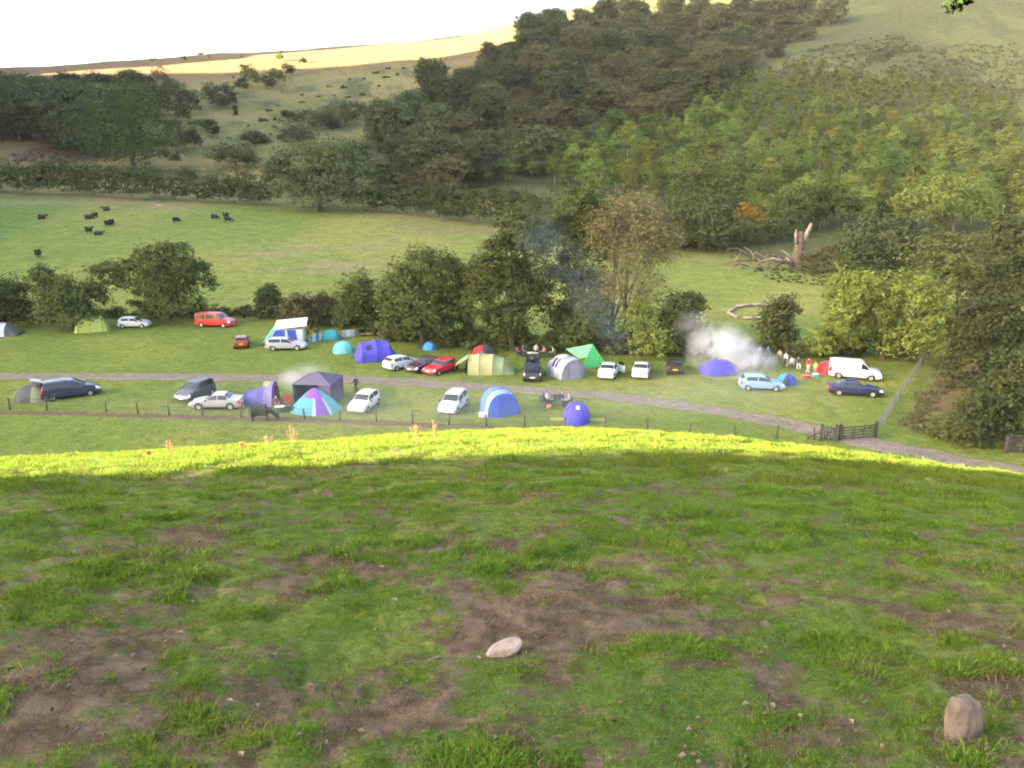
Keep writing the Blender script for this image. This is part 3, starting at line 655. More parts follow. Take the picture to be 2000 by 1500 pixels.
undergrowth('bank_scrub', 'dark scrub under the trees on the right bank', [(1840, 862), (1900, 872), (1960, 878), (2040, 885)], 1.2, 3.0, 6000, .13, 312, hedge_leaf)
def scrub_patch(name, label, poly, n, size, seed, leafm, h, dmin=12):
    pts = scatter(poly, dmin, seed, .5, 2500); r = np.random.RandomState(seed); g = ground(pts[:, 0], pts[:, 1], 100); g = g[~np.isnan(g[:, 0])]
    L = [(p[0], p[1], p[2]+h*.2, (w := h*(.9+1.3*r.rand())), w, h*(.35+.5*r.rand())) for p in g]
    V, Fc, a = leaf_cloud(L, n, size, seed, clump=.3, per=12, low=None, fill=.5)
    tag(obj(name, mk(name, V, Fc, leafm, False, None, a)), label, kind='stuff')
scrub_patch('bracken', 'green bracken high on the right hillside', [(1500, 150), (1600, 95), (1740, 70), (1800, 95), (1700, 130), (1600, 165)], 12000, .42, 313, bracken_leaf, 1.3, 9)
scrub_patch('bracken', 'dull brown-green bracken across the top right slope', [(1700, 150), (1840, 90), (1990, 90), (2040, 190), (1900, 200), (1800, 175)], 12000, .42, 314, bracken_leaf, 1.2, 9)
scrub_patch('bracken', 'scattered bracken on the open grass of the left hill', [(420, 300), (520, 210), (700, 150), (840, 110), (720, 190), (560, 280)], 2600, .5, 316, bracken_leaf, 1.0, 26)
scrub_patch('brambles', 'pinkish brown heap of dead bracken behind the long hedge', [(30, 318), (60, 290), (130, 285), (165, 305), (150, 325)], 3000, .4, 317, leafmat('leaf_dead', (.12, .08, .06), (.26, .18, .14), .1), 1.5, 12)
scrub_patch('reeds', 'dark rushes in the far corner of the pasture by the fallen tree', [(1450, 525), (1620, 525), (1630, 560), (1520, 552)], 3000, .16, 315, bracken_leaf, .28, 10)

# --- unseen trees added behind the camera to the left, placed to shade the near grass
SH = np.array([SUNH[0], SUNH[1]]); SP = np.array([SUNH[1], -SUNH[0]])
r_ = np.random.RandomState(77); k = 0
for s in (46, 53, 60):
    for q in np.arange(-46, 8.0, 4.2):
        qq = q+r_.rand()*1.5-1.0; 
        if qq > 5.7: qq = 5.7
        p = SH*(s+r_.rand()*3)+SP*qq
        t = thing('oak_tree', 'unseen tree added left of the camera to shade the near slope', 'tree', (p[0], p[1], z1(p[0], p[1])-.2), r_.rand()*6, 'unseen trees shading the slope', (1.15, 1.15, 1.5))
        tm, cm = OAK[r_.randint(4)]; obj('trunk', tm, t); obj('crown', cm, t)

# ------------------------------------------------------------------ grass of the near slope (nobody could count it)
def tuft(name, n, m, seed, spread, hmin, hmax, width, flop):
    r = np.random.RandomState(seed); V = []; Fc = []; A = []
    for i in range(n):
        a = r.rand()*2*PI; d = spread*r.rand()**.7; bx, by = d*math.cos(a), d*math.sin(a)
        h = hmin+(hmax-hmin)*r.rand(); la = a+(r.rand()-.5)*2.2; ln = flop*h*(.3+r.rand()); w = width*(.6+.7*r.rand()); t = r.rand()*2*PI
        ux, uy = math.cos(t)*w, math.sin(t)*w; lx, ly = math.cos(la)*ln, math.sin(la)*ln; o = len(V)
        V += [(bx-ux, by-uy, -.15*h), (bx+ux, by+uy, -.15*h), (bx+lx*.35-ux*.8, by+ly*.35-uy*.8, h*.6), (bx+lx*.35+ux*.8, by+ly*.35+uy*.8, h*.6), (bx+lx, by+ly, h*(1-.35*flop*r.rand()))]
        Fc += [(o, o+1, o+3, o+2), (o+2, o+3, o+4)]; v = r.rand(); A += [v, v]
    return obj_unlinked(name, mk(name, V, Fc, m, False, None, A))
def obj_unlinked(name, me): return bpy.data.objects.new(name, me)
g_green = leafmat('grass_green', (.072, .146, .018), (.160, .266, .034), .30, .38)
g_yel = leafmat('grass_yellow', (.098, .155, .022), (.185, .248, .040), .30, .38)
g_far = leafmat('grass_brow', (.076, .113, .017), (.152, .184, .030), .25, .38)
g_dry = leafmat('grass_dry', (.085, .062, .038), (.205, .152, .095), .30, .25)
def instancer(name, label, P, rot, scl, idx, protos, kind='stuff'):
    c = bpy.data.collections.new(name+'_sources')
    for p in protos: c.objects.link(p)
    me = bpy.data.meshes.new(name); me.vertices.add(len(P)); me.vertices.foreach_set('co', np.asarray(P, np.float32).ravel())
    for an, ty, v in (('rot', 'FLOAT_VECTOR', rot), ('scl', 'FLOAT', scl), ('idx', 'INT', idx)):
        a = me.attributes.new(an, ty, 'POINT'); a.data.foreach_set('vector' if ty == 'FLOAT_VECTOR' else 'value', np.asarray(v, np.int32 if ty == 'INT' else np.float32).ravel())
    o = obj(name, me); ng = bpy.data.node_groups.new(name, 'GeometryNodeTree')
    ng.interface.new_socket('Geometry', in_out='INPUT', socket_type='NodeSocketGeometry'); ng.interface.new_socket('Geometry', in_out='OUTPUT', socket_type='NodeSocketGeometry')
    N = ng.nodes; gi = N.new('NodeGroupInput'); go = N.new('NodeGroupOutput'); ip = N.new('GeometryNodeInstanceOnPoints'); ci = N.new('GeometryNodeCollectionInfo')
    ci.inputs['Collection'].default_value = c; ci.inputs['Separate Children'].default_value = True; ci.inputs['Reset Children'].default_value = True
    def na(n, ty):
        x = N.new('GeometryNodeInputNamedAttribute'); x.data_type = ty; x.inputs['Name'].default_value = n; return x.outputs['Attribute']
    L = ng.links; L.new(gi.outputs[0], ip.inputs['Points']); L.new(ci.outputs[0], ip.inputs['Instance']); ip.inputs['Pick Instance'].default_value = True
    L.new(na('idx', 'INT'), ip.inputs['Instance Index']); L.new(na('rot', 'FLOAT_VECTOR'), ip.inputs['Rotation']); L.new(na('scl', 'FLOAT'), ip.inputs['Scale']); L.new(ip.outputs[0], go.inputs[0])
    md = o.modifiers.new('scatter', 'NODES'); md.node_group = ng
    tag(o, label, kind=kind); return o
TUFT = [tuft('tuft_a%d' % i, 26, g_green, 400+i, .05, .014, .042, .0022, 1.2) for i in range(3)]+[tuft('tuft_b%d' % i, 26, g_yel, 410+i, .055, .014, .040, .0022, 1.3) for i in range(2)]+[tuft('tuft_c%d' % i, 22, g_dry, 420+i, .075, .006, .022, .0022, 2.6) for i in range(2)]
CARPET = [tuft('turf_a%d' % i, 30, g_green, 450+i, .085, .008, .024, .0024, 1.6) for i in range(3)]+[tuft('turf_b%d' % i, 30, g_yel, 460+i, .085, .008, .022, .0024, 1.6) for i in range(2)]+[tuft('turf_c%d' % i, 30, g_dry, 470+i, .09, .004, .014, .0024, 3.0) for i in range(2)]
TUFTF = [tuft('tuft_d%d' % i, 26, (g_far if i else g_green), 430+i, .13, .02, .058, .0034, 1.1) for i in range(3)]+[tuft('tuft_e%d' % i, 26, g_far, 440+i, .13, .02, .058, .0034, 1.1) for i in range(2)]
def sow(name, label, r0, r1, dens, protos, seed, smin, smax, fov=39, even=False):
    r = np.random.RandomState(seed); area = R(2*fov)/2*(r1*r1-r0*r0); n = int(area*dens)
    rr = np.sqrt(r0*r0+(r1*r1-r0*r0)*r.rand(n)); a = R(fov)*(2*r.rand(n)-1); x = rr*np.sin(a); y = rr*np.cos(a)
    h = hill(x, y); fl = zfar(x, y)*sstep(95, 112, y)+bank(x, y); k = h > fl+.2; x, y = x[k], y[k]
    d = dirt(x, y); cl = .5+0*x if even else .45*fbm(x*1.7+3, y*1.7, 3)+.55*fbm(x*4.2+3, y*4.2+8, 3); u = r.rand(len(x))
    keep = u < np.clip(1.05-(.25 if even else .80)*d, .16, 1)*np.clip(.50+3.4*(cl-.42), .16, 1.0); x, y, d, cl = x[keep], y[keep], d[keep], cl[keep]
    n = len(x); nd = 2 if len(protos) == 7 else 0; u = r.rand(n); idx = r.randint(0, 3, n)
    yel = r.rand(n) < .25+.5*sstep(.4, .65, fbm(x*.8, y*.8, 4)); idx = np.where(yel, 3+r.randint(0, 2, n), idx)
    if nd: idx = np.where(u < d*1.0+(.22 if even else .05), 5+r.randint(0, 2, n), idx)
    s = (smin+(smax-smin)*r.rand(n))*(.60+1.0*sstep(.48, .68, cl))*(1-.62*d*(idx < 5))
    z = Z(x, y)+micro(x, y)-.004
    rot = np.stack(((r.rand(n)-.5)*.5, (r.rand(n)-.5)*.5, r.rand(n)*2*PI), 1)
    instancer(name, label, np.stack((x, y, z), 1), rot, s, idx, protos)
sow('turf', 'low even turf and dead thatch of the near slope', 1.6, 8.5, 680, CARPET, 503, .8, 1.25, even=True)
sow('turf', 'low even turf further up the near slope', 8.5, 17, 170, CARPET, 504, 1.3, 1.9, even=True)
sow('grass', 'short tufted grass on the near slope', 1.5, 4.5, 1600, TUFT, 500, .45, .80)
sow('grass', 'short tufted grass on the middle of the near slope', 4.5, 9.5, 900, TUFT, 501, .62, 1.1)
sow('grass', 'grass towards the brow of the near slope', 9.5, 30, 260, TUFTF, 502, .6, 1.0)

# ------------------------------------------------------------------ cars and vans
glass = mat('car_glass', (.018, .022, .028), .06, spec=.6)
rubber = mat('tyre_rubber', (.02, .02, .021), .85)
trim = mat('black_trim', (.022, .022, .024), .55)
rimm = mat('alloy_rim', (.45, .46, .48), .35, .6)
lens = mat('lamp_lens', (.75, .78, .82), .15, spec=.7)
redlens = mat('tail_lens', (.35, .015, .012), .2)
plate_w = mat('plate_white', (.75, .75, .72), .5); plate_y = mat('plate_yellow', (.75, .52, .05), .5)
boot = mat('boot_lining', (.03, .03, .033), .95)
KIND = {
 'hatch': (4.0, 1.72, 1.46, .175, .80, .29, [(0, .50, .52, .86), (.012, .60, .64, .84), (.04, .64, .80, .78), (.10, .64, .93, .75), (.18, .64, .985, .74), (.38, .63, 1, .74), (.54, .62, .965, .74), (.62, .61, .85, .76), (.71, .60, .655, .80), (.80, .56, .62, .84), (.92, .50, .55, .84), (.98, .42, .46, .80), (1, .36, .38, .76)], (.03, .10), (.565, .695), (.13, .39, .645)),
 'saloon': (4.55, 1.78, 1.43, .19, .80, .31, [(0, .50, .54, .84), (.012, .58, .66, .84), (.06, .60, .69, .83), (.15, .61, .70, .82), (.20, .62, .76, .78), (.30, .62, .96, .75), (.40, .62, 1, .74), (.52, .62, .98, .74), (.60, .61, .84, .76), (.685, .60, .655, .80), (.80, .56, .61, .84), (.93, .49, .54, .84), (.985, .42, .45, .80), (1, .36, .38, .76)], (.20, .295), (.545, .67), (.245, .43, .625)),
 'estate': (4.65, 1.77, 1.46, .20, .80, .31, [(0, .50, .52, .86), (.01, .60, .64, .84), (.03, .64, .80, .78), (.08, .64, .95, .75), (.15, .64, 1, .74), (.45, .63, 1, .74), (.55, .62, .965, .74), (.62, .61, .85, .76), (.70, .60, .655, .80), (.80, .56, .61, .84), (.93, .49, .54, .84), (.985, .42, .45, .80), (1, .36, .38, .76)], (.025, .075), (.565, .685), (.09, .40, .635)),
 'mpv': (4.35, 1.80, 1.66, .18, .81, .31, [(0, .45, .47, .86), (.01, .58, .62, .84), (.03, .60, .84, .79), (.06, .60, .95, .77), (.14, .60, .99, .76), (.40, .60, 1, .76), (.56, .59, .96, .76), (.66, .58, .80, .78), (.76, .57, .64, .81), (.86, .53, .58, .84), (.94, .46, .52, .84), (.985, .38, .42, .8), (1, .32, .34, .76)], (.02, .06), (.585, .74), (.09, .38, .68)),
 'jeep': (4.3, 1.80, 1.78, .18, .80, .36, [(0, .50, .54, .9), (.008, .60, .66, .88), (.02, .60, .90, .84), (.05, .60, .97, .82), (.15, .60, 1, .82), (.5, .60, 1, .82), (.58, .60, .96, .82), (.66, .60, .72, .84), (.72, .58, .63, .86), (.85, .56, .61, .87), (.96, .52, .57, .87), (.99, .44, .47, .84), (1, .36, .38, .82)], (.018, .045), (.59, .67), (.08, .36, .63)),
 'van': (4.95, 1.92, 1.92, .19, .80, .33, [(0, .5, .52, .92), (.005, .56, .93, .88), (.04, .56, .985, .87), (.3, .56, 1, .87), (.60, .56, .99, .86), (.66, .56, .93, .85), (.73, .55, .78, .83), (.80, .53, .60, .82), (.90, .48, .54, .84), (.97, .42, .46, .82), (1, .34, .36, .78)], (.002, .004), (.645, .775), (.585, .60, .74))}
_wheel = {}
def wheel_meshes(r):
    k = round(r, 3)
    if k not in _wheel:
        b = MB(); b.lathe([(r*.62, .095), (r*.93, .10), (r, .06), (r, -.06), (r*.93, -.10), (r*.62, -.095)], 20, 'Y')
        m = MB(); m.lathe([(r*.64, .06), (r*.62, .085), (r*.5, .07), (r*.14, .085), (.001, .09)], 20, 'Y')
        for i in range(5):
            a = 2*PI*i/5; m.box((r*.34*math.cos(a), .085, r*.34*math.sin(a)), (r*.5, .02, r*.10), Matrix.Rotation(-a, 3, 'Y'))
        _wheel[k] = (b.mesh('tyre', rubber, True), m.mesh('rim', rimm, False))
    return _wheel[k]
def vehicle(kind, name, label, cat, pos, heading, col, group=None, boot_open=False, door_open=False, dims=None, van_glass=False, roofbox=None, dark_low=False, bonnet_box=False):
    L, W, H, sr, sf, wr, st, rw, ws, sg_ = KIND[kind]
    if dims: L, W, H = dims
    t = thing(name, label, cat, pos, R(heading), group)
    st = np.array(st); zb0 = .20 if kind != 'jeep' else .30
    def dat(s):
        be, to, wt = (np.interp(s, st[:, 0], st[:, i]) for i in (1, 2, 3)); e = abs(2*s-1)
        hw = W/2*(1-.09*e**7-.02*e**3); zb = zb0+.10*max(0, e-.86)/.14
        return hw, zb, be*H, to*H, wt
    def Sp(s, v, side):
        hw, zb, be, to, wt = dat(s); ty = min(wt, .97)*hw
        to = max(to, be+.02)
        P = [(hw*.90, zb), (hw*.985, zb+.12), (hw, zb+.58*(be-zb)), (hw*.975, be), (ty, to-.055 if to-be > .12 else to-.012), (ty*.72, to-.012), (0, to)]
        i = min(int(v), 5); f = v-i; y = P[i][0]*(1-f)+P[i+1][0]*f; z = P[i][1]*(1-f)+P[i+1][1]*f
        return Vector(((s-.5)*L, y*side, z))
    ss = np.unique(np.concatenate((np.linspace(0, 1, 34), st[:, 0]))); vv = [0, 1, 1.5, 2, 2.5, 3, 3.5, 4, 4.5, 5, 5.5, 6]
    rings = [[Sp(s, v, 1) for v in vv]+[Sp(s, v, -1) for v in vv[:-1][::-1]] for s in ss]
    b = MB(); n = len(rings[0]); V = [p for r in rings for p in r]; Fc = []
    for i in range(len(ss)-1):
        for k in range(n-1): Fc.append((i*n+k, (i+1)*n+k, (i+1)*n+k+1, i*n+k+1))
        Fc.append((i*n+n-1, (i+1)*n+n-1, (i+1)*n, i*n))
    Fc.append(tuple(range(n))); Fc.append(tuple((len(ss)-1)*n+k for k in range(n))[::-1]); b.add(V, Fc)
    me = b.mesh('body', paint(name+'_%02x%02x%02x' % tuple(int(c*255) for c in col), col), True)
    try: me.set_sharp_from_angle(angle=R(38))
    except Exception: pass
    obj('body', me, t)
    def panel(nm, s0, s1, v0, v1, sides, m, off=.007, ns=5, nv=4, taper=None):
        b = MB()
        for side in sides:
            rows = []
            for i in range(ns+1):
                s = s0+(s1-s0)*i/ns; row = []
                for j in range(nv+1):
                    v = v0+(v1-v0)*j/nv; e = .004
                    p = Sp(s, v, side); a = Sp(min(s+e, 1), v, side)-Sp(max(s-e, 0), v, side); c = Sp(s, min(v+.05, 6), side)-Sp(s, max(v-.05, 0), side)
                    nn = a.cross(c)*side
                    nn = nn.normalized() if nn.length > 1e-9 else Vector((0, 0, 1))
                    if nn.dot(Vector((0, p.y, p.z-.5*H+.3))) < 0: nn = -nn
                    row.append(p+nn*off)
                rows.append(row)
            b.grid(rows)
        return obj(nm, b.mesh(nm, m, True), t)
    panel('windscreen', ws[0], ws[1], 4.12, 6, (1, -1), glass)
    if kind != 'van':
        if not boot_open: panel('rear_window', rw[0], rw[1], 4.12, 6, (1, -1), glass)
        for side in (1, -1):
            panel('side_window', sg_[0], sg_[1]-.008, 3.14, 3.9, (side,), glass); panel('side_window', sg_[1]+.008, sg_[2], 3.14, 3.9, (side,), glass)
    else:
        for side in (1, -1):
            panel('side_window', sg_[1], sg_[2], 3.14, 3.88, (side,), glass)
            if van_glass: panel('side_window', .06, .30, 3.10, 3.86, (side,), glass); panel('side_window', .32, .565, 3.10, 3.86, (side,), glass)
            panel('rear_window', .0052, .0054, 0, 0.01, (side,), glass) if False else None
    for side in (1, -1):
        panel('headlight', .915, .985, 2.35, 3.75, (side,), lens, .01); panel('tail_light', .0, .045, 2.0, 3.2, (side,), redlens, .01)
        panel('sill', .05, .95, .0, .9, (side,), trim if (kind != 'saloon' or dark_low) else trim, .004, 8, 2)
        m = MB(); hw, zb, be, to, wt = dat(ws[1]); m.box(((ws[1]-.5)*L-.12, side*(hw+.10), be+.08), (.09, .20, .14)); obj('door_mirror', m.mesh('door_mirror', trim), t)
    ty, ri = wheel_meshes(wr)
    for s in (sr, sf):
        for side in (1, -1):
            w = obj('wheel', ty, t, ((s-.5)*L, side*(W/2-.075), wr), (0, 0, 0 if side > 0 else PI)); obj('rim', ri, w)
            a = MB(); hw = dat(s)[0]; a.lathe([(wr*1.2, .012), (wr*.6, .012)], 20, 'Y'); obj('wheel_arch', a.mesh('wheel_arch', trim), t, ((s-.5)*L, side*(hw-.004+(0 if side > 0 else -.012)) if side > 0 else -hw-.008, wr+.02))
    hw, zb, be, to, wt = dat(1.0)
    m = MB(); m.box((L/2+.012, 0, zb+.62*(be-zb)), (.03, W*.46, .13)); obj('grille', m.mesh('grille', trim), t)
    m = MB(); m.box((L/2+.016, 0, zb+.16), (.05, W*.86, .14)); obj('bumper', m.mesh('bumper', trim if dark_low else MATS['paint_'+name+'_%02x%02x%02x' % tuple(int(c*255) for c in col)]), t)
    m = MB(); m.box((L/2+.05, 0, zb+.20), (.012, .52, .115)); obj('number_plate', m.mesh('number_plate', plate_w), t)
    m = MB(); m.box((-L/2-.016, 0, zb+.14), (.05, W*.86, .16)); obj('bumper', m.mesh('bumper', trim if dark_low else MATS['paint_'+name+'_%02x%02x%02x' % tuple(int(c*255) for c in col)]), t)
    m = MB(); m.box((-L/2-.02, 0, dat(.0)[2]-.07), (.02, .52, .115)); obj('number_plate', m.mesh('number_plate', plate_y), t)
    pm = MATS['paint_'+name+'_%02x%02x%02x' % tuple(int(c*255) for c in col)]
    if boot_open:
        m = MB(); m.box((-L/2+.012, 0, .73*H), (.06, W*.74, H*.46)); m.box((-L/2+.0, 0, .47*H), (.05, W*.8, .08)); obj('boot_opening', m.mesh('boot_opening', boot), t)
        M = Matrix.Rotation(R(14), 3, 'Y'); m = MB(); m.box((-L/2-.22, 0, H*1.0+.12), (.95, W*.78, .06), M); o = obj('tailgate', m.mesh('tailgate', pm), t)
        m = MB(); m.box((-L/2-.24, 0, H*1.0+.165), (.6, W*.64, .02), M); obj('tailgate_window', m.mesh('tailgate_window', glass), o)
    if door_open:
        M = Matrix.Rotation(R(48), 3, 'Z'); hw = dat(.5)[0]
        m = MB(); m.box((.42, -hw-.36, .72), (1.0, .06, .72), M); o = obj('door', m.mesh('door', pm), t)
        m = MB(); m.box((.36, -hw-.33, 1.25), (.8, .03, .34), M); obj('door_window', m.mesh('door_window', glass), o)
    if roofbox:
        m = MB(); m.lathe([(.001, -.75), (.28, -.7), (.36, 0), (.3, .6), (.1, .8), (.001, .82)], 12, 'X', (-.2, 0, H+.32)); o = obj('roof_box', m.mesh('roof_box', mat('roofbox_black', roofbox, .4), True), t)
        m = MB()
        for x in (-.6, .3): m.box((x, 0, H+.03), (.05, W*.7, .05))
        obj('roof_bar', m.mesh('roof_bar', trim), t)
    return t
cg = 'cars parked on the camping field'
def onfield(px, py): 
    g = p0(px, py); return (g[0], g[1], z1(*g)-.01)
VEH = [
 ('hatch', 'parked_car', 'white hatchback parked side-on beside the lime green tent', 'car', (264, 639), 4, (.56, .56, .57), {}),
 ('van', 'parked_van', 'red camper van with dark side windows parked by the stream trees', 'van', (422, 637), -7, (.50, .025, .03), dict(van_glass=True, dims=(5.1, 1.92, 1.92))),
 ('hatch', 'parked_car', 'small dark red car seen from behind, alone on the grass below the red van', 'car', (473, 676), 106, (.22, .03, .02), dict(dims=(3.7, 1.64, 1.42))),
 ('estate', 'parked_car', 'silver estate car parked in front of the blue and white trailer tent', 'car', (560, 682), 3, (.34, .35, .40), {}),
 ('hatch', 'parked_car', 'white hatchback seen from behind beside the violet tunnel tent', 'car', (785, 718), 46, (.58, .58, .57), {}),
 ('saloon', 'parked_car', 'dark maroon car squeezed between the white hatchback and the red hatchback', 'car', (830, 722), 232, (.060, .022, .035), {}),
 ('hatch', 'parked_car', 'bright red hatchback facing down towards the track', 'car', (861, 727), 233, (.55, .02, .025), {}),
 ('jeep', 'parked_car', 'black off-roader seen head-on with bright headlights and a roof box', 'car', (1040, 738), 268, (.022, .022, .030), dict(roofbox=(.02, .02, .024))),
 ('saloon', 'parked_car', 'white saloon seen from behind with its right door open', 'car', (1189, 733), 74, (.56, .56, .56), dict(door_open=True)),
 ('saloon', 'parked_car', 'white saloon seen from behind with all doors shut', 'car', (1252, 732), 77, (.50, .51, .52), {}),
 ('hatch', 'parked_car', 'black hatchback with its boot wide open towards the track', 'car', (1318, 725), 79, (.018, .018, .02), dict(boot_open=True)),
 ('hatch', 'parked_car', 'light blue hatchback parked side-on under the drifting smoke', 'car', (1486, 760), -7, (.20, .34, .66), dict(dims=(4.15, 1.72, 1.48))),
 ('van', 'parked_van', 'white panel van parked in front of the red tent', 'van', (1668, 738), -20, (.60, .60, .63), {}),
 ('saloon', 'parked_car', 'dark navy saloon parked in front of the white van', 'car', (1668, 770), -13, (.020, .020, .080), dict(dims=(4.85, 1.80, 1.42))),
 ('mpv', 'parked_car', 'dark navy people carrier with its rear open beside the grey dome tent', 'car', (140, 774), 33, (.030, .034, .075), dict(boot_open=True, dims=(4.9, 1.88, 1.8))),
 ('mpv', 'parked_car', 'small dark grey van-like car behind the silver saloon', 'car', (383, 778), 252, (.045, .045, .06), dict(dims=(3.9, 1.74, 1.74))),
 ('saloon', 'parked_car', 'silver saloon facing left below the dark grey car', 'car', (425, 796), 182, (.32, .33, .37), {}),
 ('hatch', 'parked_car', 'white hatchback with dark windscreen beside the teal and purple tent', 'car', (712, 798), 257, (.60, .60, .61), dict(dims=(3.9, 1.70, 1.50))),
 ('mpv', 'parked_car', 'white people carrier standing alone left of the bright blue tent', 'car', (886, 800), 255, (.55, .56, .60), dict(dims=(4.0, 1.72, 1.62)))]
for kd, nm, lb, ct, px, hd, co, kw in VEH:
    vehicle(kd, nm, lb, ct, onfield(*px), hd, co, cg if ct == 'car' else 'vans parked on the camping field', **kw)

# ------------------------------------------------------------------ tents
tg = 'tents pitched on the camping field'
polem = mat('tent_pole', (.12, .12, .13), .4, .4)
def arch(hw, h, n=14, e=.80):
    out = []
    for i in range(n+1):
        a = PI*i/n; c, s = math.cos(a), math.sin(a); out.append((hw*math.copysign(abs(c)**e, c), h*abs(s)**e))
    return out
def tunnel(label, px, hd, st, cols, ends=(None, None), door=None, windows=(), hoops=True, name='tunnel_tent', e=.8, guy=True, doorm=None):
    """st: (x, half width, height) stations; cols: fabric of each bay; ends: fabric of the closing panels; door: (end, u0, u1, top, fabric)"""
    t = thing(name, label, 'tent', onfield(*px), R(hd), tg); pr = [arch(hw, h, 14, e) for _, hw, h in st]
    def P(i, u, k):
        x = st[i][0]*(1-u)+st[i+1][0]*u; sag = 1-.05*math.sin(PI*u)
        a, b = pr[i][k], pr[i+1][k]; return (x, (a[0]*(1-u)+b[0]*u)*(1-.02*math.sin(PI*u)), (a[1]*(1-u)+b[1]*u)*sag)
    for i in range(len(st)-1):
        b = MB(); b.grid([[P(i, u, k) for k in range(15)] for u in (0, .2, .4, .6, .8, 1)]); me = b.mesh('fabric_panel', fabric(*cols[i]), True); obj('fabric_panel', me, t)
    for en, c in ((0, ends[0]), (-1, ends[1])):
        if c is None: continue
        x = st[en][0]; sgn = -1 if en == 0 else 1; q = pr[en]; b = MB(); hh = st[en][2]
        rows = [[(x+sgn*(.22*(1-f)*(1-(y_[1]/hh if hh else 0))+.05*math.sin(PI*f)), y_[0]*f, y_[1]*f) for y_ in q] for f in (1, .75, .5, .25, 0)]
        b.grid(rows); obj('end_panel', b.mesh('end_panel', fabric(*c), True), t)
    if door:
        en, u0, u1, top, c = door; x = st[en][0]; sgn = -1 if en == 0 else 1; hw, h = st[en][1], st[en][2]; b = MB(); rows = []
        for j in range(6):
            z = .02+top*h*j/5; w = 1 if j < 4 else (.92 if j == 4 else .6)
            m = .5*(u0+u1); rows.append([(x+sgn*(.30*(1-z/h)*0+.245+.02-.16*(z/h)), hw*(m+(u-m)*w), z) for u in np.linspace(u0, u1, 5)])
        b.grid(rows); obj('door', b.mesh('door', fabric(*c), True), t)
    for bay, k0, k1, u0, u1, c in windows:
        b = MB(); rows = []
        for u in np.linspace(u0, u1, 4):
            row = []
            for k in range(k0, k1+1):
                p = Vector(P(bay, u, k)); nrm = Vector((0, p.y, p.z)); nrm.normalize(); row.append(p+nrm*.03)
            rows.append(row)
        b.grid(rows); obj('window', b.mesh('window', fabric(*c), True), t)
    if hoops:
        for i, (x, hw, h) in enumerate(st):
            if h < .5: continue
            b = MB(); b.tube([(x, y*1.012, z*1.012+.01) for y, z in pr[i]], .022, 5); obj('pole', b.mesh('pole', polem, True), t)
    if guy:
        for x, hw, h in (st[0], st[-1]):
            sgn = -1 if x < 0 else 1
            for sd in (1, -1):
                b = MB(); b.tube([(x, hw*.72*sd, h*.72), (x+sgn*.9, hw*1.25*sd, .02)], .010, 4); obj('guy_line', b.mesh('guy_line', polem), t)
    return t
def dome(label, px, hd, rx, ry, h, cols, door=None, name='dome_tent', p=3.0, vent=None, peak=0):
    t = thing(name, label, 'tent', onfield(*px), R(hd), tg)
    def D(a, f):
        c, s = math.cos(a), math.sin(a); r = 1/((abs(c)**p+abs(s)**p)**(1/p)); return Vector((rx*r*c*math.sin(f), ry*r*s*math.sin(f), (h*max(1-math.sin(f)**peak, 0) if peak else h*math.cos(f)**.85) if f < PI/2-1e-4 else 0))
    for q in range(4):
        b = MB(); b.grid([[D(q*PI/2-PI/4+PI/2*j/8, PI/2*i/9*(1-.03*math.sin(PI*j/8)) if i < 9 else PI/2) for j in range(9)] for i in range(10)]); obj('fabric_panel', b.mesh('fabric_panel', fabric(*cols[q % len(cols)]), True), t)
    for q in range(2):
        a = PI/4+q*PI/2; b = MB(); b.tube([D(a, f)*1.012 for f in np.linspace(PI/2, 0, 9)]+[D(a+PI, f)*1.012 for f in np.linspace(0, PI/2, 9)][1:], .02, 5); obj('pole', b.mesh('pole', polem, True), t)
    if door:
        a0, w, f0, c = door; b = MB()
        b.grid([[D(R(a0)+R(w)*(u-.5)*(.55+.45*(f-f0)/(PI/2-f0)), f)*1.018 for u in np.linspace(0, 1, 6)] for f in np.linspace(f0, PI/2, 6)]); obj('door', b.mesh('door', fabric(*c), True), t)
    if vent:
        b = MB(); a0, c = vent; b.grid([[D(R(a0)+R(26)*(u-.5), f)*1.03 for u in np.linspace(0, 1, 4)] for f in np.linspace(.50, .75, 4)]); obj('vent', b.mesh('vent', fabric(*c), True), t)
    return t
lime = ('lime', (.50, .56, .12)); limep = ('lime_pale', (.52, .58, .18)); violet = ('violet', (.085, .075, .56)); violet2 = ('violet_dark', (.055, .048, .40)); navy = ('navy', (.03, .03, .12))
cyan = ('cyan', (.12, .52, .56)); teal = ('teal', (.06, .38, .42)); tealb = ('teal_blue', (.09, .38, .55)); purple = ('purple', (.19, .07, .42)); blue = ('blue', (.06, .15, .68)); lblue = ('light_blue', (.26, .40, .78)); grey = ('grey', (.30, .28, .34)); lgrey = ('light_grey', (.52, .55, .66))
cream = ('cream_green', (.40, .40, .20)); sage = ('sage', (.31, .36, .20)); darkg = ('dark_green', (.035, .045, .03)); white = ('white', (.75, .77, .80)); red = ('red', (.55, .03, .05)); brblue = ('bright_blue', (.03, .30, .80)); slate = ('slate', (.10, .11, .11)); green = ('leaf_green', (.12, .62, .20)); plum = ('plum_grey', (.145, .125, .21)); plum2 = ('plum_dark', (.10, .085, .16)); royal = ('royal_blue', (.02, .09, .50)); orange = ('orange', (.65, .26, .06)); inside_d = ('inside_dark', (.02, .02, .025)); olive = ('olive_grey', (.15, .17, .10))
tunnel('lime green tunnel tent pitched beside the white hatchback', (180, 646), 22, [(-2.0, 1.0, .25), (-1.5, 1.35, 1.75), (0, 1.35, 1.85), (1.3, 1.35, 1.95), (1.9, 1.3, .5)], [limep, lime, limep, lime], (None, limep), (-1, -.5, .5, .9, lime))
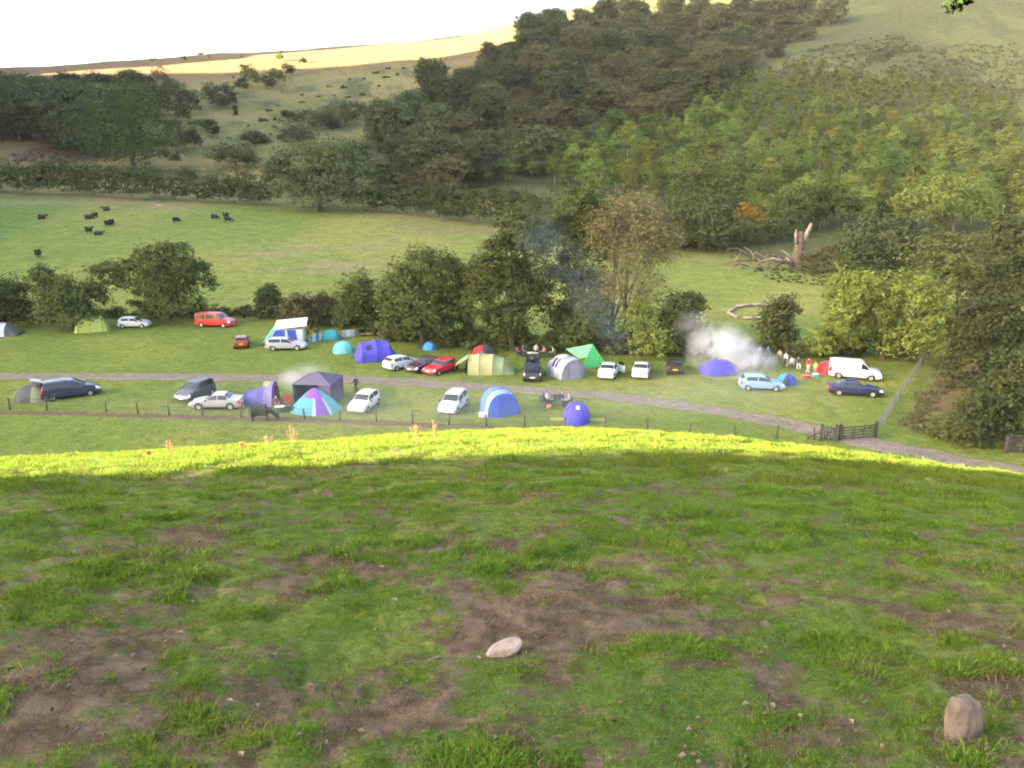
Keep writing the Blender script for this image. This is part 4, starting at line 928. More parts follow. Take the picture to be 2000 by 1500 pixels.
tunnel('grey tunnel tent with a dark doorway cut by the left photo edge', (12, 654), 5, [(-1.9, 1.3, 1.5), (-.4, 1.35, 1.6), (.5, 1.3, 1.5), (1.8, 1.2, .3)], [lgrey, lgrey, slate], (lgrey, None), None, [(1, 2, 6, .1, .8, inside_d)], name='tunnel_tent')
dome('small turquoise dome tent left of the violet tunnel tent', (671, 688), 15, 1.25, 1.0, 1.35, [cyan, cyan, tealb, cyan], (250, 60, .45, ('cyan_pale', (.22, .62, .64))))
tunnel('large violet-blue tunnel tent beside the turquoise dome', (733, 701), 18, [(-2.3, 1.5, .4), (-1.6, 1.6, 1.9), (0, 1.65, 2.2), (1.4, 1.6, 2.0), (2.3, 1.45, .5)], [violet, violet, violet, violet], (None, None), None, [(1, 3, 5, .1, .45, navy), (2, 3, 5, .5, .8, navy), (1, 9, 11, .3, .7, navy)])
t = dome('tiny bright blue pop-up shelter standing alone under the stream trees', (838, 682), -90, .75, .8, .95, [royal, brblue, brblue, royal], (0, 110, .35, ('sky_blue', (.10, .42, .86))), name='popup_shelter')
tunnel('cream and green tunnel tent with an open dark porch', (955, 727), -4, [(-2.1, 1.35, 1.85), (-.9, 1.4, 2.05), (.5, 1.4, 1.95), (1.6, 1.2, 1.5), (2.7, .9, .25)], [cream, cream, sage, sage], (sage, None), (0, -.9, .55, .88, inside_d), [(0, 2, 4, .2, .9, sage), (1, 3, 5, .15, .5, ('cream_pale', (.52, .50, .30)))])
b = MB(); b.add([(-2.1, 1.2, 1.75), (-2.1, -1.2, 1.75), (-3.5, -1.0, .85), (-3.5, 1.0, .85), (-2.1, 1.2, 1.72), (-2.1, -1.2, 1.72), (-3.5, -1.0, .82), (-3.5, 1.0, .82)], [(0, 1, 2, 3), (7, 6, 5, 4), (0, 4, 5, 1), (1, 5, 6, 2), (2, 6, 7, 3), (3, 7, 4, 0)])
ct = [o for o in bpy.data.objects if o.get('label', '').startswith('cream and green')][0]; obj('porch_flap', b.mesh('porch_flap', fabric(*sage)), ct)
dome('small red and charcoal dome tent half hidden behind the cream tunnel tent', (945, 692), 45, 1.35, 1.0, 1.1, [slate, slate, red, slate], None)
tunnel('grey and white tunnel tent beside the black off-roader', (1106, 734), -62, [(-1.9, 1.35, 1.5), (-.9, 1.5, 2.1), (.6, 1.5, 2.15), (1.4, 1.4, 1.9)], [lgrey, lgrey, ('grey_pale', (.44, .44, .55))], (lgrey, grey), (-1, -.45, .5, .85, ('grey_door', (.36, .33, .42))), [(1, 9, 12, .15, .4, navy), (1, 9, 12, .55, .8, navy)])
dome('violet dome tent hazed by the smoke of the big campfire', (1404, 729), 12, 2.0, 1.4, 1.45, [violet, ('violet_pale', (.17, .15, .66)), violet, violet], None)
dome('small royal blue pop-up tent behind the light blue car', (1536, 750), 20, .85, .8, 1.1, [royal, royal, brblue, royal], (230, 50, .5, navy), name='popup_tent')
dome('small red tent behind the back of the white van', (1618, 728), 10, 1.1, 1.1, 1.25, [red, red, red, ('red_dark', (.40, .02, .04))], None)
dome('grey-green dome tent attached to the back of the navy people carrier', (66, 780), 12, 1.6, 1.3, 1.45, [olive, slate, olive, slate], (300, 50, .45, ('olive_pale', (.28, .31, .20))))
tunnel('bright blue tunnel tent with a striped light blue roof', (974, 806), -68, [(-1.7, 1.15, 1.0), (-.9, 1.4, 2.1), (.4, 1.5, 2.25), (1.2, 1.45, 2.0)], [lblue, ('stripe_blue', (.12, .24, .72)), lblue], (blue, blue), (-1, -.25, .55, .85, ('blue_deep', (.05, .12, .50))), [(1, 6, 9, .1, .25, lblue), (1, 6, 9, .4, .55, lblue)])
dome('rounded violet tent with a small pale vent nearest the lower fence', (1126, 822), -90, 1.5, 1.15, 1.65, [violet, violet, violet2, violet], (0, 96, .55, ('violet_door', (.075, .060, .62))), p=2.2, vent=(0, white))
tunnel('low rounded purple-blue tent with orange trim in the busy cluster of camp gear', (508, 786), 5, [(-1.7, .9, .4), (-1.1, 1.1, 1.15), (.0, 1.25, 1.25), (.5, 1.55, 1.95), (1.4, 1.55, 1.9)], [violet2, ('violet_grey', (.12, .11, .42)), violet2, ('lilac', (.26, .22, .56))], (None, purple), (-1, -.6, .6, .8, inside_d), [(2, 2, 5, .2, .9, orange), (3, 5, 9, .05, .6, ('yellow_panel', (.70, .52, .18)))])
t = dome('teal and purple tent with a pale striped doorway in front of the plum gazebo', (617, 800), -10, 2.3, 1.9, 2.0, [teal, purple, tealb, tealb], None, p=2.4, peak=1.35)
def dome_strip(t, rx, ry, h, p, a0, a1, f0, f1, c, off, nm='door'):
    def D(a, f):
        c_, s_ = math.cos(a), math.sin(a); r = 1/((abs(c_)**p+abs(s_)**p)**(1/p)); return Vector((rx*r*c_*math.sin(f), ry*r*s_*math.sin(f), h*max(1-math.sin(f)**1.35, 0)))
    b = MB(); b.grid([[D(R(a0+(a1-a0)*u), f)*off for u in np.linspace(0, 1, 6)] for f in np.linspace(f0, f1, 7)]); obj(nm, b.mesh(nm, fabric(*c), True), t)
for a0, a1, f0, f1, c, off, nm in ((-78, -70, .35, 1.55, ('pale_aqua', (.40, .60, .72)), 1.02, 'door_edge'), (-70, -40, .38, 1.55, purple, 1.018, 'door'), (-40, -33, .35, 1.55, ('pale_aqua', (.40, .60, .72)), 1.02, 'door_edge'), (-125, -30, .06, .50, ('violet_purple', (.24, .09, .50)), 1.03, 'top_panel'), (-150, -132, .95, 1.2, navy, 1.02, 'window')): dome_strip(t, 2.3, 1.9, 2.0, 2.4, a0, a1, f0, f1, c, off, nm)
# green tarp
t = thing('tarp_shelter', 'bright green tarpaulin shelter with a tall point behind the grey tunnel tent', 'shelter', onfield(1150, 716), 0, tg); g = Vector(t.location)
A, B_, C_, D_, E_ = (at_Y(*q, g.y+dy)-g for q, dy in (((1157, 672), 0), ((1105, 682), .6), ((1122, 700), -.4), ((1136, 719), -1.2), ((1189, 719), .4)))
Fq = at_Y(1160, 712, g.y+2.2)-g
def sheet(nm, P, m, par, th=.03):
    V = [Vector(p) for p in P]; n = len(V); nr = (V[1]-V[0]).cross(V[2]-V[0]).normalized()*th; b = MB(); b.add(V+[v+nr for v in V], [tuple(range(n))[::-1], tuple(range(n, 2*n))]+[(i, (i+1) % n, n+(i+1) % n, n+i) for i in range(n)]); return obj(nm, b.mesh(nm, m), par)
sheet('tarp_panel', [A, D_, E_], fabric(*green), t); sheet('tarp_panel', [A, B_, C_+Vector((.5, 0, 0)), D_.lerp(A, .45)], fabric('leaf_green_top', (.15, .60, .26)), t); sheet('tarp_panel', [A, E_, Fq], fabric('leaf_green_dark', (.10, .45, .16)), t)
for p in (A, B_): b = MB(); b.tube([(p.x, p.y+.05, -.05), (p.x, p.y+.05, p.z)], .03, 6); obj('pole', b.mesh('pole', polem), t)
# plum gazebo
t = thing('gazebo', 'plum grey gazebo with pointed roof and side walls behind the teal tent', 'gazebo', onfield(624, 782), R(-6), tg)
w, he, hp = 1.75, 1.95, 2.75
for a, b2, c in (((-w, -w), (w, -w), plum), ((w, -w), (w, w), plum2), ((w, w), (-w, w), plum), ((-w, w), (-w, -w), plum2)): sheet('roof_panel', [(a[0]*1.04, a[1]*1.04, he), (b2[0]*1.04, b2[1]*1.04, he), (0, 0, hp)], fabric(*c), t)
sheet('wall_panel', [(w, -w, .03), (w, w, .03), (w, w, he-.02), (w, -w, he-.02)], fabric(*plum2), t); sheet('wall_panel', [(-w, w, .03), (w, w, .03), (w, w, he-.02), (-w, w, he-.02)], fabric(*plum), t)
sheet('wall_panel', [(-w, -w, .03), (-w, w, .03), (-w, w, he-.02), (-w, -w, he-.02)], fabric('plum_blue', (.14, .17, .27)), t); sheet('wall_panel', [(.3, -w-.01, .03), (w, -w-.01, .03), (w, -w-.01, he-.02), (.7, -w-.01, he-.02)], fabric(*plum), t)
for sx in (-1, 1):
    for sy in (-1, 1): b = MB(); b.tube([(sx*w, sy*w, 0), (sx*w, sy*w, he)], .03, 6); obj('leg', b.mesh('leg', polem), t)
# trailer tent
t = thing('trailer_tent', 'blue and white trailer tent with a pitched white roof behind the silver estate', 'trailer tent', onfield(560, 669), R(10), tg)
w, d, he, hp = 2.1, 1.3, 1.9, 2.5
sheet('roof', [(-w*.55, -d-.15, he), (w+.5, -d-.15, he+.35), (w+.5, d+.1, hp+.25), (-w*.55, d+.1, hp)], fabric(*white), t, .06)
sheet('wall_panel', [(-w, -d, .45), (w, -d, .45), (w, -d, he), (-w*.5, -d, he)], fabric(*white), t); sheet('wall_panel', [(w, -d, .05), (w, d, .05), (w, d, hp), (w, -d, he)], fabric(*white), t); sheet('wall_panel', [(-w, d, .1), (w, d, .1), (w, d, hp-.05), (-w*.5, d, hp-.05)], fabric(*lgrey), t)
sheet('wall_panel', [(-w-.7, -d*.9, .15), (-w-.7, d*.9, .15), (-w*.5, d, hp-.05), (-w*.5, -d, he)], fabric(*cyan), t)
for x0, x1, xt0, xt1 in ((-1.95, .05, -1.02, .0), (.3, 1.45, .3, 1.3)): sheet('window', [(x0, -d-.03, .5), (x1, -d-.03, .5), (xt1, -d-.03, he-.06), (xt0, -d-.03, he-.06)], fabric('panel_blue', (.07, .12, .58)), t, .02)
sheet('wall_panel', [(-w, -d-.02, .15), (w, -d-.02, .15), (w, -d-.02, .46), (-w, -d-.02, .46)], fabric(*lgrey), t)
dome('teal dome tent behind the striped windbreak', (646, 662), 10, 1.2, 1.0, 1.2, [teal, ('teal_green', (.10, .36, .30)), teal, teal], None)

# ------------------------------------------------------------------ windbreak, benches, mats, small camp gear
def windbreak(label, a, b2, cols, h=.95):
    A = Vector(onfield(*a)); B2 = Vector(onfield(*b2)); t = thing('windbreak', label, 'windbreak', A); D = B2-A; n = len(cols)
    for i, c in enumerate(cols): sheet('fabric_panel', [D*(i/n)+Vector((0, 0, .05)), D*((i+1)/n)+Vector((0, 0, .05)), D*((i+1)/n)+Vector((0, 0, h)), D*(i/n)+Vector((0, 0, h))], fabric(*c), t)
    for i in range(n+1): m = MB(); m.tube([D*(i/n)+Vector((0, 0, -.1)), D*(i/n)+Vector((0, 0, h+.15))], .025, 5); obj('pole', m.mesh('pole', mat('wood_pole', (.35, .24, .13), .8)), t)
windbreak('teal and white striped windbreak right of the trailer tent', (604, 672), (636, 662), [tealb, white, tealb, white, teal])
windbreak('grey and white striped windbreak at the stream edge', (668, 660), (700, 657), [lgrey, white, lgrey, grey])
b = MB(); b.tube([(0, 0, .25), (2.6, .2, .28)], .11, 8); o = obj('log', b.mesh('log', mat('pale_wood', (.45, .36, .25), .9, noise=.3, nscale=4), True), None, onfield(700, 656)); tag(o, 'pale log lying by the stream beside the grey windbreak', 'log')
def table(label, px, hd, top, w=1.2, d=.6, h=.65):
    t = thing('camping_table', label, 'table', onfield(*px), R(hd)); m = MB(); m.box((0, 0, h), (w, d, .04)); obj('tabletop', m.mesh('tabletop', top), t)
    for x in (-1, 1):
        for y in (-1, 1): m = MB(); m.tube([(x*w*.45, y*d*.42, 0), (x*w*.42, y*d*.36, h)], .018, 5); obj('leg', m.mesh('leg', polem), t)
table('low white camping table among the people under the stream trees', (1040, 700), 8, mat('table_white', (.7, .7, .72), .5)); table('small pale table in front of the purple tent cluster', (547, 806), 0, mat('table_cream', (.62, .58, .48), .6), .8, .5, .55)
def chair(label, px, hd, c, group='camping chairs'):
    t = thing('camping_chair', label, 'chair', px if len(px) == 3 else onfield(*px), R(hd), group); f = fabric(*c)
    m = MB(); m.grid([[(x, y, .42-.05*math.sin(PI*(x+.25)/.5)) for x in (-.25, -.1, .1, .25)] for y in (-.22, 0, .22)]); m.grid([[(x, y, .395-.05*math.sin(PI*(x+.25)/.5)) for x in (-.25, -.1, .1, .25)] for y in (.22, 0, -.22)]); obj('seat', m.mesh('seat', f, True), t)
    m = MB(); m.box((0, -.28, .70), (.52, .035, .56), Matrix.Rotation(R(12), 3, 'X')); obj('backrest', m.mesh('backrest', f), t)
    for x in (-.27, .27):
        for p, q in (((x, -.25, 0), (x, .22, .45)), ((x, .25, 0), (x, -.30, .95))): m = MB(); m.tube([p, q], .014, 5); obj('leg', m.mesh('leg', polem), t)
    return t
chair('bright red camping chair beside the purple tent', (562, 794), 200, ('red_chair', (.65, .02, .04)))
def crate(label, px, col, lid, dims=(.55, .38, .38), name='cool_box'):
    t = thing(name, label, 'cool box', onfield(*px), R(12)); m = MB(); m.box((0, 0, dims[2]*.42), (dims[0], dims[1], dims[2]*.84)); obj('box_body', m.mesh('box_body', mat('plastic_%d' % int(col[0]*1000+col[1]*100+col[2]*10), col, .45)), t)
    m = MB(); m.box((0, 0, dims[2]*.92), (dims[0]*1.04, dims[1]*1.05, dims[2]*.14)); m.box((0, 0, dims[2]*1.02), (.2, .04, .04)); obj('lid', m.mesh('lid', mat('plastic_%d' % int(lid[0]*1000+lid[1]*100+lid[2]*10), lid, .45)), t)
crate('teal cool box with a white lid near the white van', (1592, 737), (.06, .36, .48), (.7, .72, .74)); crate('red cool box lying next to the teal one', (1574, 738), (.60, .03, .03), (.7, .2, .15), (.8, .4, .3)); crate('white cool box at the door of the bright blue tent, nearer the left', (942, 815), (.72, .72, .70), (.78, .76, .70)); crate('white cool box at the door of the bright blue tent, nearer the right', (956, 815), (.72, .72, .70), (.78, .78, .78))
crate('dark green storage box beside the red camping chair', (558, 804), (.03, .07, .05), (.03, .08, .06), (.9, .5, .55))
m = MB(); m.lathe([(.001, 0), (.17, 0), (.21, .36), (.19, .36), (.15, .04)], 14); t = thing('bucket', 'orange bucket on the grass between the seated campers', 'bucket', onfield(1072, 799)); obj('bucket_body', m.mesh('bucket_body', mat('plastic_orange', (.75, .22, .06), .5), True), t); m = MB(); m.tube([(.2*math.cos(a), 0, .36+.16*math.sin(a)) for a in np.linspace(0, PI, 8)], .008, 5); obj('handle', m.mesh('handle', polem), t)
for px, w, d, lb in (((1167, 821), 1.5, .9, 'yellow-green mat spread right of the nearest violet tent'), ((1088, 820), 1.1, .8, 'yellow-green mat spread left of the nearest violet tent')):
    m = MB(); rr = [[(x, y, .03+.02*math.sin(x*5+y*3)) for x in np.linspace(-w/2, w/2, 7)] for y in np.linspace(-d/2, d/2, 5)]; m.grid(rr); m.grid([[(x, y, z-.025) for x, y, z in r][::-1] for r in rr]); tag(obj('ground_mat', m.mesh('ground_mat', fabric('mat_yellow', (.36, .38, .10)), True), None, onfield(*px)), lb, 'mat')

# ------------------------------------------------------------------ people and animals
def skinned(name, verts, edges, rad, tags, slots, subdiv=1, branch=.6):
    me = bpy.data.meshes.new(name); me.from_pydata([tuple(v) for v in verts], edges, []); o = obj(name, me)
    o.modifiers.new('skin', 'SKIN').branch_smoothing = branch
    for i, s in enumerate(me.skin_vertices[0].data): s.radius = rad[i] if hasattr(rad[i], '__len__') else (rad[i], rad[i]); s.use_root = (i == 0)
    ss_ = o.modifiers.new('sub', 'SUBSURF'); ss_.levels = subdiv; ss_.render_levels = subdiv
    dg = bpy.context.evaluated_depsgraph_get(); m2 = bpy.data.meshes.new_from_object(o.evaluated_get(dg)); bpy.data.objects.remove(o); bpy.data.meshes.remove(me); m2.name = name
    m2.materials.clear()
    for s in range(slots): m2.materials.append(None)
    n = len(m2.polygons); c = np.empty(n*3); m2.polygons.foreach_get('center', c); c = c.reshape(-1, 3); v = np.array(verts)
    m2.polygons.foreach_set('material_index', np.array(tags, np.int32)[np.argmin(((c[:, None]-v[None])**2).sum(2), 1)]); m2.polygons.foreach_set('use_smooth', np.ones(n, bool)); m2.update(); return m2
def person_mesh(name, sit=False, reach=False):
    V, E, Rd, T = [], [], [], []
    def add(p, r, t, par=None):
        V.append(Vector(p)); Rd.append(r); T.append(t)
        if par is not None: E.append((par, len(V)-1))
        return len(V)-1
    if not sit: hp = Vector((0, 0, .96)); up = lambda z, y=0: Vector((0, y, z)); sp = [(1.10, 0), (1.26, .01), (1.40, 0), (1.49, .0), (1.545, .01), (1.60, .02), (1.66, .02), (1.735, .01)]
    else: hp = Vector((0, 0, .50)); sp = [(.64, -.04), (.80, -.09), (.94, -.10), (1.03, -.08), (1.085, -.06), (1.14, -.04), (1.20, -.04), (1.275, -.05)]
    p = add(hp, (.15, .12), 2); i = p; ids = []
    for k, ((z, y), r, t) in enumerate(zip(sp, [(.145, .11), (.155, .115), (.15, .105), (.075, .07), (.058, .06), (.078, .088), (.083, .10), (.05, .06)], [1, 1, 1, 1, 0, 0, 0, 0])): i = add((0, y, z), r, t, i); ids.append(i)
    hy, hz = sp[5][1], sp[5][0]; add((0, hy+.115, hz+.005), .018, 0, ids[5])
    cz, cyy = sp[2]
    for s in (-1, 1):
        sh = add((s*.185, cyy, cz+.01), .066, 1, ids[2])
        el, wr = ((s*.25, .0, 1.13), (s*(.16 if reach else .25), .24 if reach else .07, 1.05 if reach else .89)) if not sit else ((s*.25, .0, .68), (s*.15, .24, .64))
        m1 = add((s*.225, cyy*.7, (cz+el[2])/2+.02), .055, 1, sh); e_ = add(el, .046, 1, m1); w_ = add(wr, .030, 0, e_)
        d = (Vector(wr)-Vector(el)).normalized(); pa = add(Vector(wr)+d*.06, (.040, .022), 0, w_); sd = Vector((0, 1, 0)) if abs(d.y) < .6 else Vector((1, 0, 0)); sd = (sd-d*sd.dot(d)).normalized(); cu = Vector((-s, 0, 0)); cu = (cu-d*cu.dot(d)); cu = cu.normalized() if cu.length > .1 else Vector((0, 0, -1))
        for q, ln in ((-.030, .060), (-.010, .078), (.010, .074), (.030, .060)):
            a = add(Vector(wr)+d*.095+sd*q, .0095, 0, pa); a = add(V[a]+d*ln*.5+cu*.006, .0088, 0, a); add(V[a]+d*ln*.42+cu*.022, .0075, 0, a)
        a = add(Vector(wr)+d*.05+sd*.048+cu*.01, .0105, 0, pa); add(V[a]+d*.04+sd*.018+cu*.015, .009, 0, a)
        if not sit: hi, kn, an, to = (s*.095, 0, .90), (s*.105, .03, .50), (s*.11, -.02, .10), (s*.125, .15, .045)
        else: hi, kn, an, to = (s*.10, .06, .49), (s*.14, .44, .50), (s*.14, .47, .10), (s*.15, .63, .045)
        h = add(hi, .095, 2, p); md = add(Vector(hi).lerp(Vector(kn), .55), .080, 2, h); k = add(kn, .060, 2, md); cf = add(Vector(kn).lerp(Vector(an), .35), .062, 2, k); a = add(an, .042, 2, cf); f = add(Vector(an)+Vector((0, .03, -.045)), .045, 3, a); add(to, (.04, .03), 3, f)
    return skinned(name, V, E, Rd, T, 4), Vector((0, hy, hz))
PM = {'stand': person_mesh('standing_body'), 'sit': person_mesh('seated_body', True), 'reach': person_mesh('reaching_body', False, True)}
def hair_mesh():
    b = MB(); rows = []
    for i in range(7):
        f = PI*.52*i/6; rows.append([(.095*math.sin(f)*math.cos(a), -.018+.108*math.sin(f)*math.sin(a)*(1 if math.sin(a) < 0 else .72), .045+.105*math.cos(f)-(.05*max(0, -math.sin(a)) if i > 3 else 0)) for a in np.linspace(0, 2*PI, 15)])
    b.grid(rows); return b.mesh('hair', None or mat('hair_brown', (.06, .038, .024), .8), True)
HAIR = hair_mesh(); eb = MB(); eb.lathe([(.001, -.011), (.009, -.006), (.011, 0), (.009, .006), (.001, .011)], 8, 'Y'); EYE = eb.mesh('eye', mat('eye_dark', (.03, .02, .015), .2), True)
skin_m = mat('skin', (.46, .28, .20), .6)
def cloth(n, c): return mat('cloth_'+n, c, .85, noise=.15, nscale=9)
def person(label, px, hd, top, bottom, pose='stand', hair=(.06, .038, .024), scale=1.0, group=None, seat=None, z=0):
    me, hc = PM[pose]; base = Vector(onfield(*px))+Vector((0, 0, z))
    if seat: chair(seat[0], tuple(base), hd, seat[1])
    o = obj('person', me, None, base, (0, 0, R(hd)), scale); tag(o, label, 'person', group)
    for i, m in enumerate((skin_m, cloth('%02d%02d%02d' % tuple(int(c*99) for c in top), top), cloth('%02d%02d%02d' % tuple(int(c*99) for c in bottom), bottom), cloth('shoe', (.03, .028, .026)))): o.material_slots[i].link = 'OBJECT'; o.material_slots[i].material = m
    h = obj('hair', HAIR, o, hc); h.material_slots[0].link = 'OBJECT'; h.material_slots[0].material = mat('hair_%d' % int(hair[0]*1000), hair, .8)
    for s in (-1, 1): obj('eye', EYE, o, hc+Vector((s*.032, .083, .035)))
    return o
dk = (.025, .025, .035); jean = (.05, .07, .13)
person('person in black standing upright between the gazebo and the white hatchback', (696, 769), 160, dk, (.02, .02, .025))
g1 = 'people sitting under the stream trees behind the black off-roader'
person('person with a red-brown top sitting leftmost under the stream trees', (1011, 698), -60, (.45, .12, .08), (.03, .03, .06), 'sit', group=g1, seat=('dark chair of the leftmost person under the trees', navy))
person('person in a lilac top sitting second from left under the stream trees', (1022, 696), -100, (.22, .18, .45), (.04, .03, .08), 'sit', (.25, .18, .08), group=g1, seat=('dark chair under the person in lilac', navy))
person('person in grey standing at the table under the stream trees', (1047, 700), 190, (.42, .40, .42), dk, 'reach', group=g1)
person('person in a pink-red top sitting right of the table under the stream trees', (1061, 697), 120, (.52, .16, .15), (.05, .04, .05), 'sit', group=g1, seat=('dark chair under the person in pink-red', slate))
person('person in olive sitting rightmost under the stream trees', (1079, 698), 100, (.24, .24, .16), (.04, .05, .04), 'sit', group=g1, seat=('olive chair of the rightmost person under the trees', olive))
g2 = 'people sitting on the grass between the blue tents'
person('person in black sitting leftmost between the blue tents', (1061, 794), -50, dk, dk, 'sit', group=g2, seat=('black chair leftmost between the blue tents', slate))
person('person in a white top sitting near the orange bucket', (1069, 791), -110, (.70, .70, .74), (.05, .05, .09), 'sit', group=g2, seat=('grey chair under the person in white', grey))
person('person in dark green sitting right of the person in white', (1080, 792), 140, (.05, .06, .045), dk, 'sit', group=g2, seat=('green chair under the person in dark green', darkg))
person('person in dark blue sitting left of the nearest violet tent', (1098, 792), -150, (.04, .05, .14), (.03, .03, .05), 'sit', (.3, .2, .1), group=g2, seat=('blue chair under the person in dark blue', navy))
person('person in grey-blue sitting closest to the nearest violet tent', (1110, 794), 120, (.16, .17, .25), dk, 'sit', group=g2, seat=('black chair closest to the nearest violet tent', slate))
g3 = 'people gathered at the smoking campfire'
for px, hd, tp, bt, lb in [((1466, 706), -140, (.08, .09, .12), dk, 'person in dark grey standing behind the thickest campfire smoke'), ((1482, 704), -170, (.50, .50, .54), jean, 'person in a pale top standing behind the campfire smoke'), ((1498, 706), 170, (.10, .14, .26), dk, 'person in dark blue standing behind the campfire smoke'), ((1521, 712), 140, (.46, .36, .27), jean, 'person in a tan top standing right of the campfire'), ((1533, 718), 120, (.62, .60, .62), dk, 'person in a white top standing right of the person in tan')]: person(lb, px, hd, tp, bt, 'stand', group=g3)
person('person with bare arms sitting beside the dark bags near the campfire', (1543, 718), 100, (.62, .60, .58), (.4, .3, .25), 'sit', group=g3, seat=('pale chair near the campfire', lgrey))
person('person in black and white sitting left of the red jacket', (1558, 720), 170, (.05, .05, .07), (.6, .6, .62), 'sit', group=g3, seat=('black chair left of the red jacket', slate))
person('person in a red jacket standing left of the white van', (1577, 730), 190, (.60, .02, .06), (.50, .50, .48), 'reach', group=g3)
person('child in a yellow-green top standing beside the red jacket', (1591, 731), 170, (.50, .58, .16), (.3, .3, .3), 'stand', scale=.78, group=g3)
person('person in a red top sitting at the open back of the navy people carrier', (108, 782), 200, (.50, .05, .07), dk, 'sit', group=None, seat=('dark chair at the back of the navy people carrier', navy))
person('person in dark red sitting in front of the purple tent cluster', (541, 800), 210, (.20, .03, .06), (.10, .05, .09), 'sit', seat=('maroon chair in front of the purple tent', ('maroon', (.16, .02, .04))))
person('child in brown standing right behind the silver saloon', (474, 808), 190, (.22, .12, .09), (.06, .045, .04), 'stand', scale=.72)
person('person in an orange-brown top behind the trailer tent', (602, 660), 200, (.42, .16, .07), dk, 'stand')
person('person in black and white beside the teal dome tent', (618, 659), 160, (.05, .05, .06), (.5, .52, .55), 'sit', seat=('dark chair beside the teal dome tent', navy))

def cow_mesh(name, pose='graze'):
    V, E, Rd = [], [], []
    def add(p, r, par=None):
        V.append(Vector(p)); Rd.append(r)
        if par is not None: E.append((par, len(V)-1))
        return len(V)-1
    zz = 0 if pose != 'lie' else -.62
    m = add((-.1, 0, .98+zz), .58); ru = add((-.62, 0, 1.02+zz), .46, m); tb = add((-.90, 0, 1.05+zz), .26, ru); t1 = add((-.94, 0, .9+zz), .03, tb); add((-.93, 0, max(.45+zz, .1)), .035, t1)
    ch = add((.42, 0, .96+zz), .50, m); sh = add((.74, 0, 1.04+zz), .36, ch)
    if pose == 'graze': nk, po, mz = (.98, 0, .88), (1.20, 0, .62), (1.36, 0, .22)
    else: nk, po, mz = (.98, 0, 1.28+zz), (1.18, 0, 1.48+zz), (1.50, 0, 1.36+zz)
    n = add(nk, .26, sh); p = add(po, .18, n); fa_ = add(Vector(po).lerp(Vector(mz), .5), .135, p); add(mz, .11, fa_)
    for s in (-1, 1):
        a = add(Vector(po)+Vector((-.05, s*.16, .06)), .045, p); add(V[a]+Vector((-.05, s*.10, .0)), .03, a)
        if pose == 'lie':
            h = add((-.52, s*.26, .32), .15, ru); k = add((-.15, s*.40, .22), .09, h); f = add((-.5, s*.44, .08), .05, k); add((-.2, s*.46, .06), .05, f)
            h = add((.48, s*.2, .3), .12, ch); k = add((.8, s*.24, .12), .07, h); add((.5, s*.26, .07), .05, k)
        else:
            h = add((-.58, s*.17, .86), .15, ru); st_ = add((-.46, s*.18, .66), .14, h); hk = add((-.72, s*.17, .44), .08, st_); ft = add((-.66, s*.17, .12), .06, hk); add((-.62, s*.17, .03), .055, ft)
            h = add((.50, s*.15, .76), .12, ch); k = add((.53, s*.16, .44), .085, h); ft = add((.52, s*.16, .12), .06, k); add((.55, s*.16, .03), .055, ft)
    return skinned(name, V, E, Rd, [0]*len(V), 1)
COW = {k: cow_mesh('cow_body_'+k, k) for k in ('graze', 'look', 'lie')}
cowm = mat('cow_black', (.014, .012, .012), .7); cowt = mat('cow_tan', (.42, .27, .16), .8)
def cow(px, hd, pose, label, group=None, m=cowm, sc_=1.0):
    g = G(*px, 40); o = obj('cow', COW[pose], None, g, (0, 0, R(hd)), sc_); tag(o, label, 'cow', group); o.material_slots[0].link = 'OBJECT'; o.material_slots[0].material = m; return o
cgp = 'black cattle in the far pasture'
for px, hd, ps, lb in [((83, 431), 10, 'look', 'black cow standing alone far left in the pasture'), ((174, 431), 20, 'graze', 'black cow, left one of the pair at the middle of the left pasture'), ((185, 427), 170, 'graze', 'black cow, right one of the pair at the middle of the left pasture'), ((208, 415), 190, 'look', 'black cow highest up near the hedge'), ((212, 443), 80, 'graze', 'black cow seen end-on, left of two side by side'), ((219, 441), 100, 'look', 'black cow seen end-on, right of two side by side'),
   ((175, 456), 75, 'look', 'black cow standing just left of the one lying down'), ((193, 459), 0, 'lie', 'black cow lying down in the pasture'), ((345, 436), 60, 'graze', 'black cow standing alone above the round stream tree'), ((420, 430), 5, 'graze', 'black cow grazing left of the right-hand pair'), ((441, 427), 140, 'look', 'black cow, upper one of the right-hand pair'), ((446, 435), 15, 'graze', 'black cow, lower one of the right-hand pair'), ((76, 503), 110, 'look', 'black cow nearest the stream trees on the left')]: cow(px, hd, ps, lb, cgp)
cow((312, 405), 5, 'lie', 'pale tan cow lying close under the long hedge', None, cowt)
cow((510, 823), 8, 'graze', 'big black cow grazing at the lower path in front of the purple tents', None, mat('cow_dark', (.022, .017, .018), .75), 1.0)

# ------------------------------------------------------------------ fences and gates
wood = mat('fence_wood', (.065, .055, .045), .9, noise=.35, nscale=5); greywood = mat('rail_wood', (.155, .15, .142), .9, noise=.3, nscale=5); darkwood = mat('gate_wood', (.055, .050, .045), .9, noise=.35, nscale=5); wirem = mat('wire', (.10, .10, .10), .5, .6)
fp = [(-90, 799), (20, 801), (92, 802), (208, 805), (270, 809), (331, 812), (395, 815), (471, 817), (545, 820), (595, 821), (664, 823), (735, 825), (805, 829), (877, 832), (950, 834), (1025, 836), (1104, 839), (1182, 841), (1264, 845), (1347, 852), (1433, 855), (1517, 857), (1590, 860)]
P = [Vector(onfield(*q)) for q in fp]; t = thing('wire_fence', 'low wire fence with thin dark posts along the lower path', 'fence', P[10]); pm_ = MB(); pm_.tube([(0, 0, -.3), (0, 0, 1.12)], [.085, .075], 6); pmesh = pm_.mesh('post', wood, True)
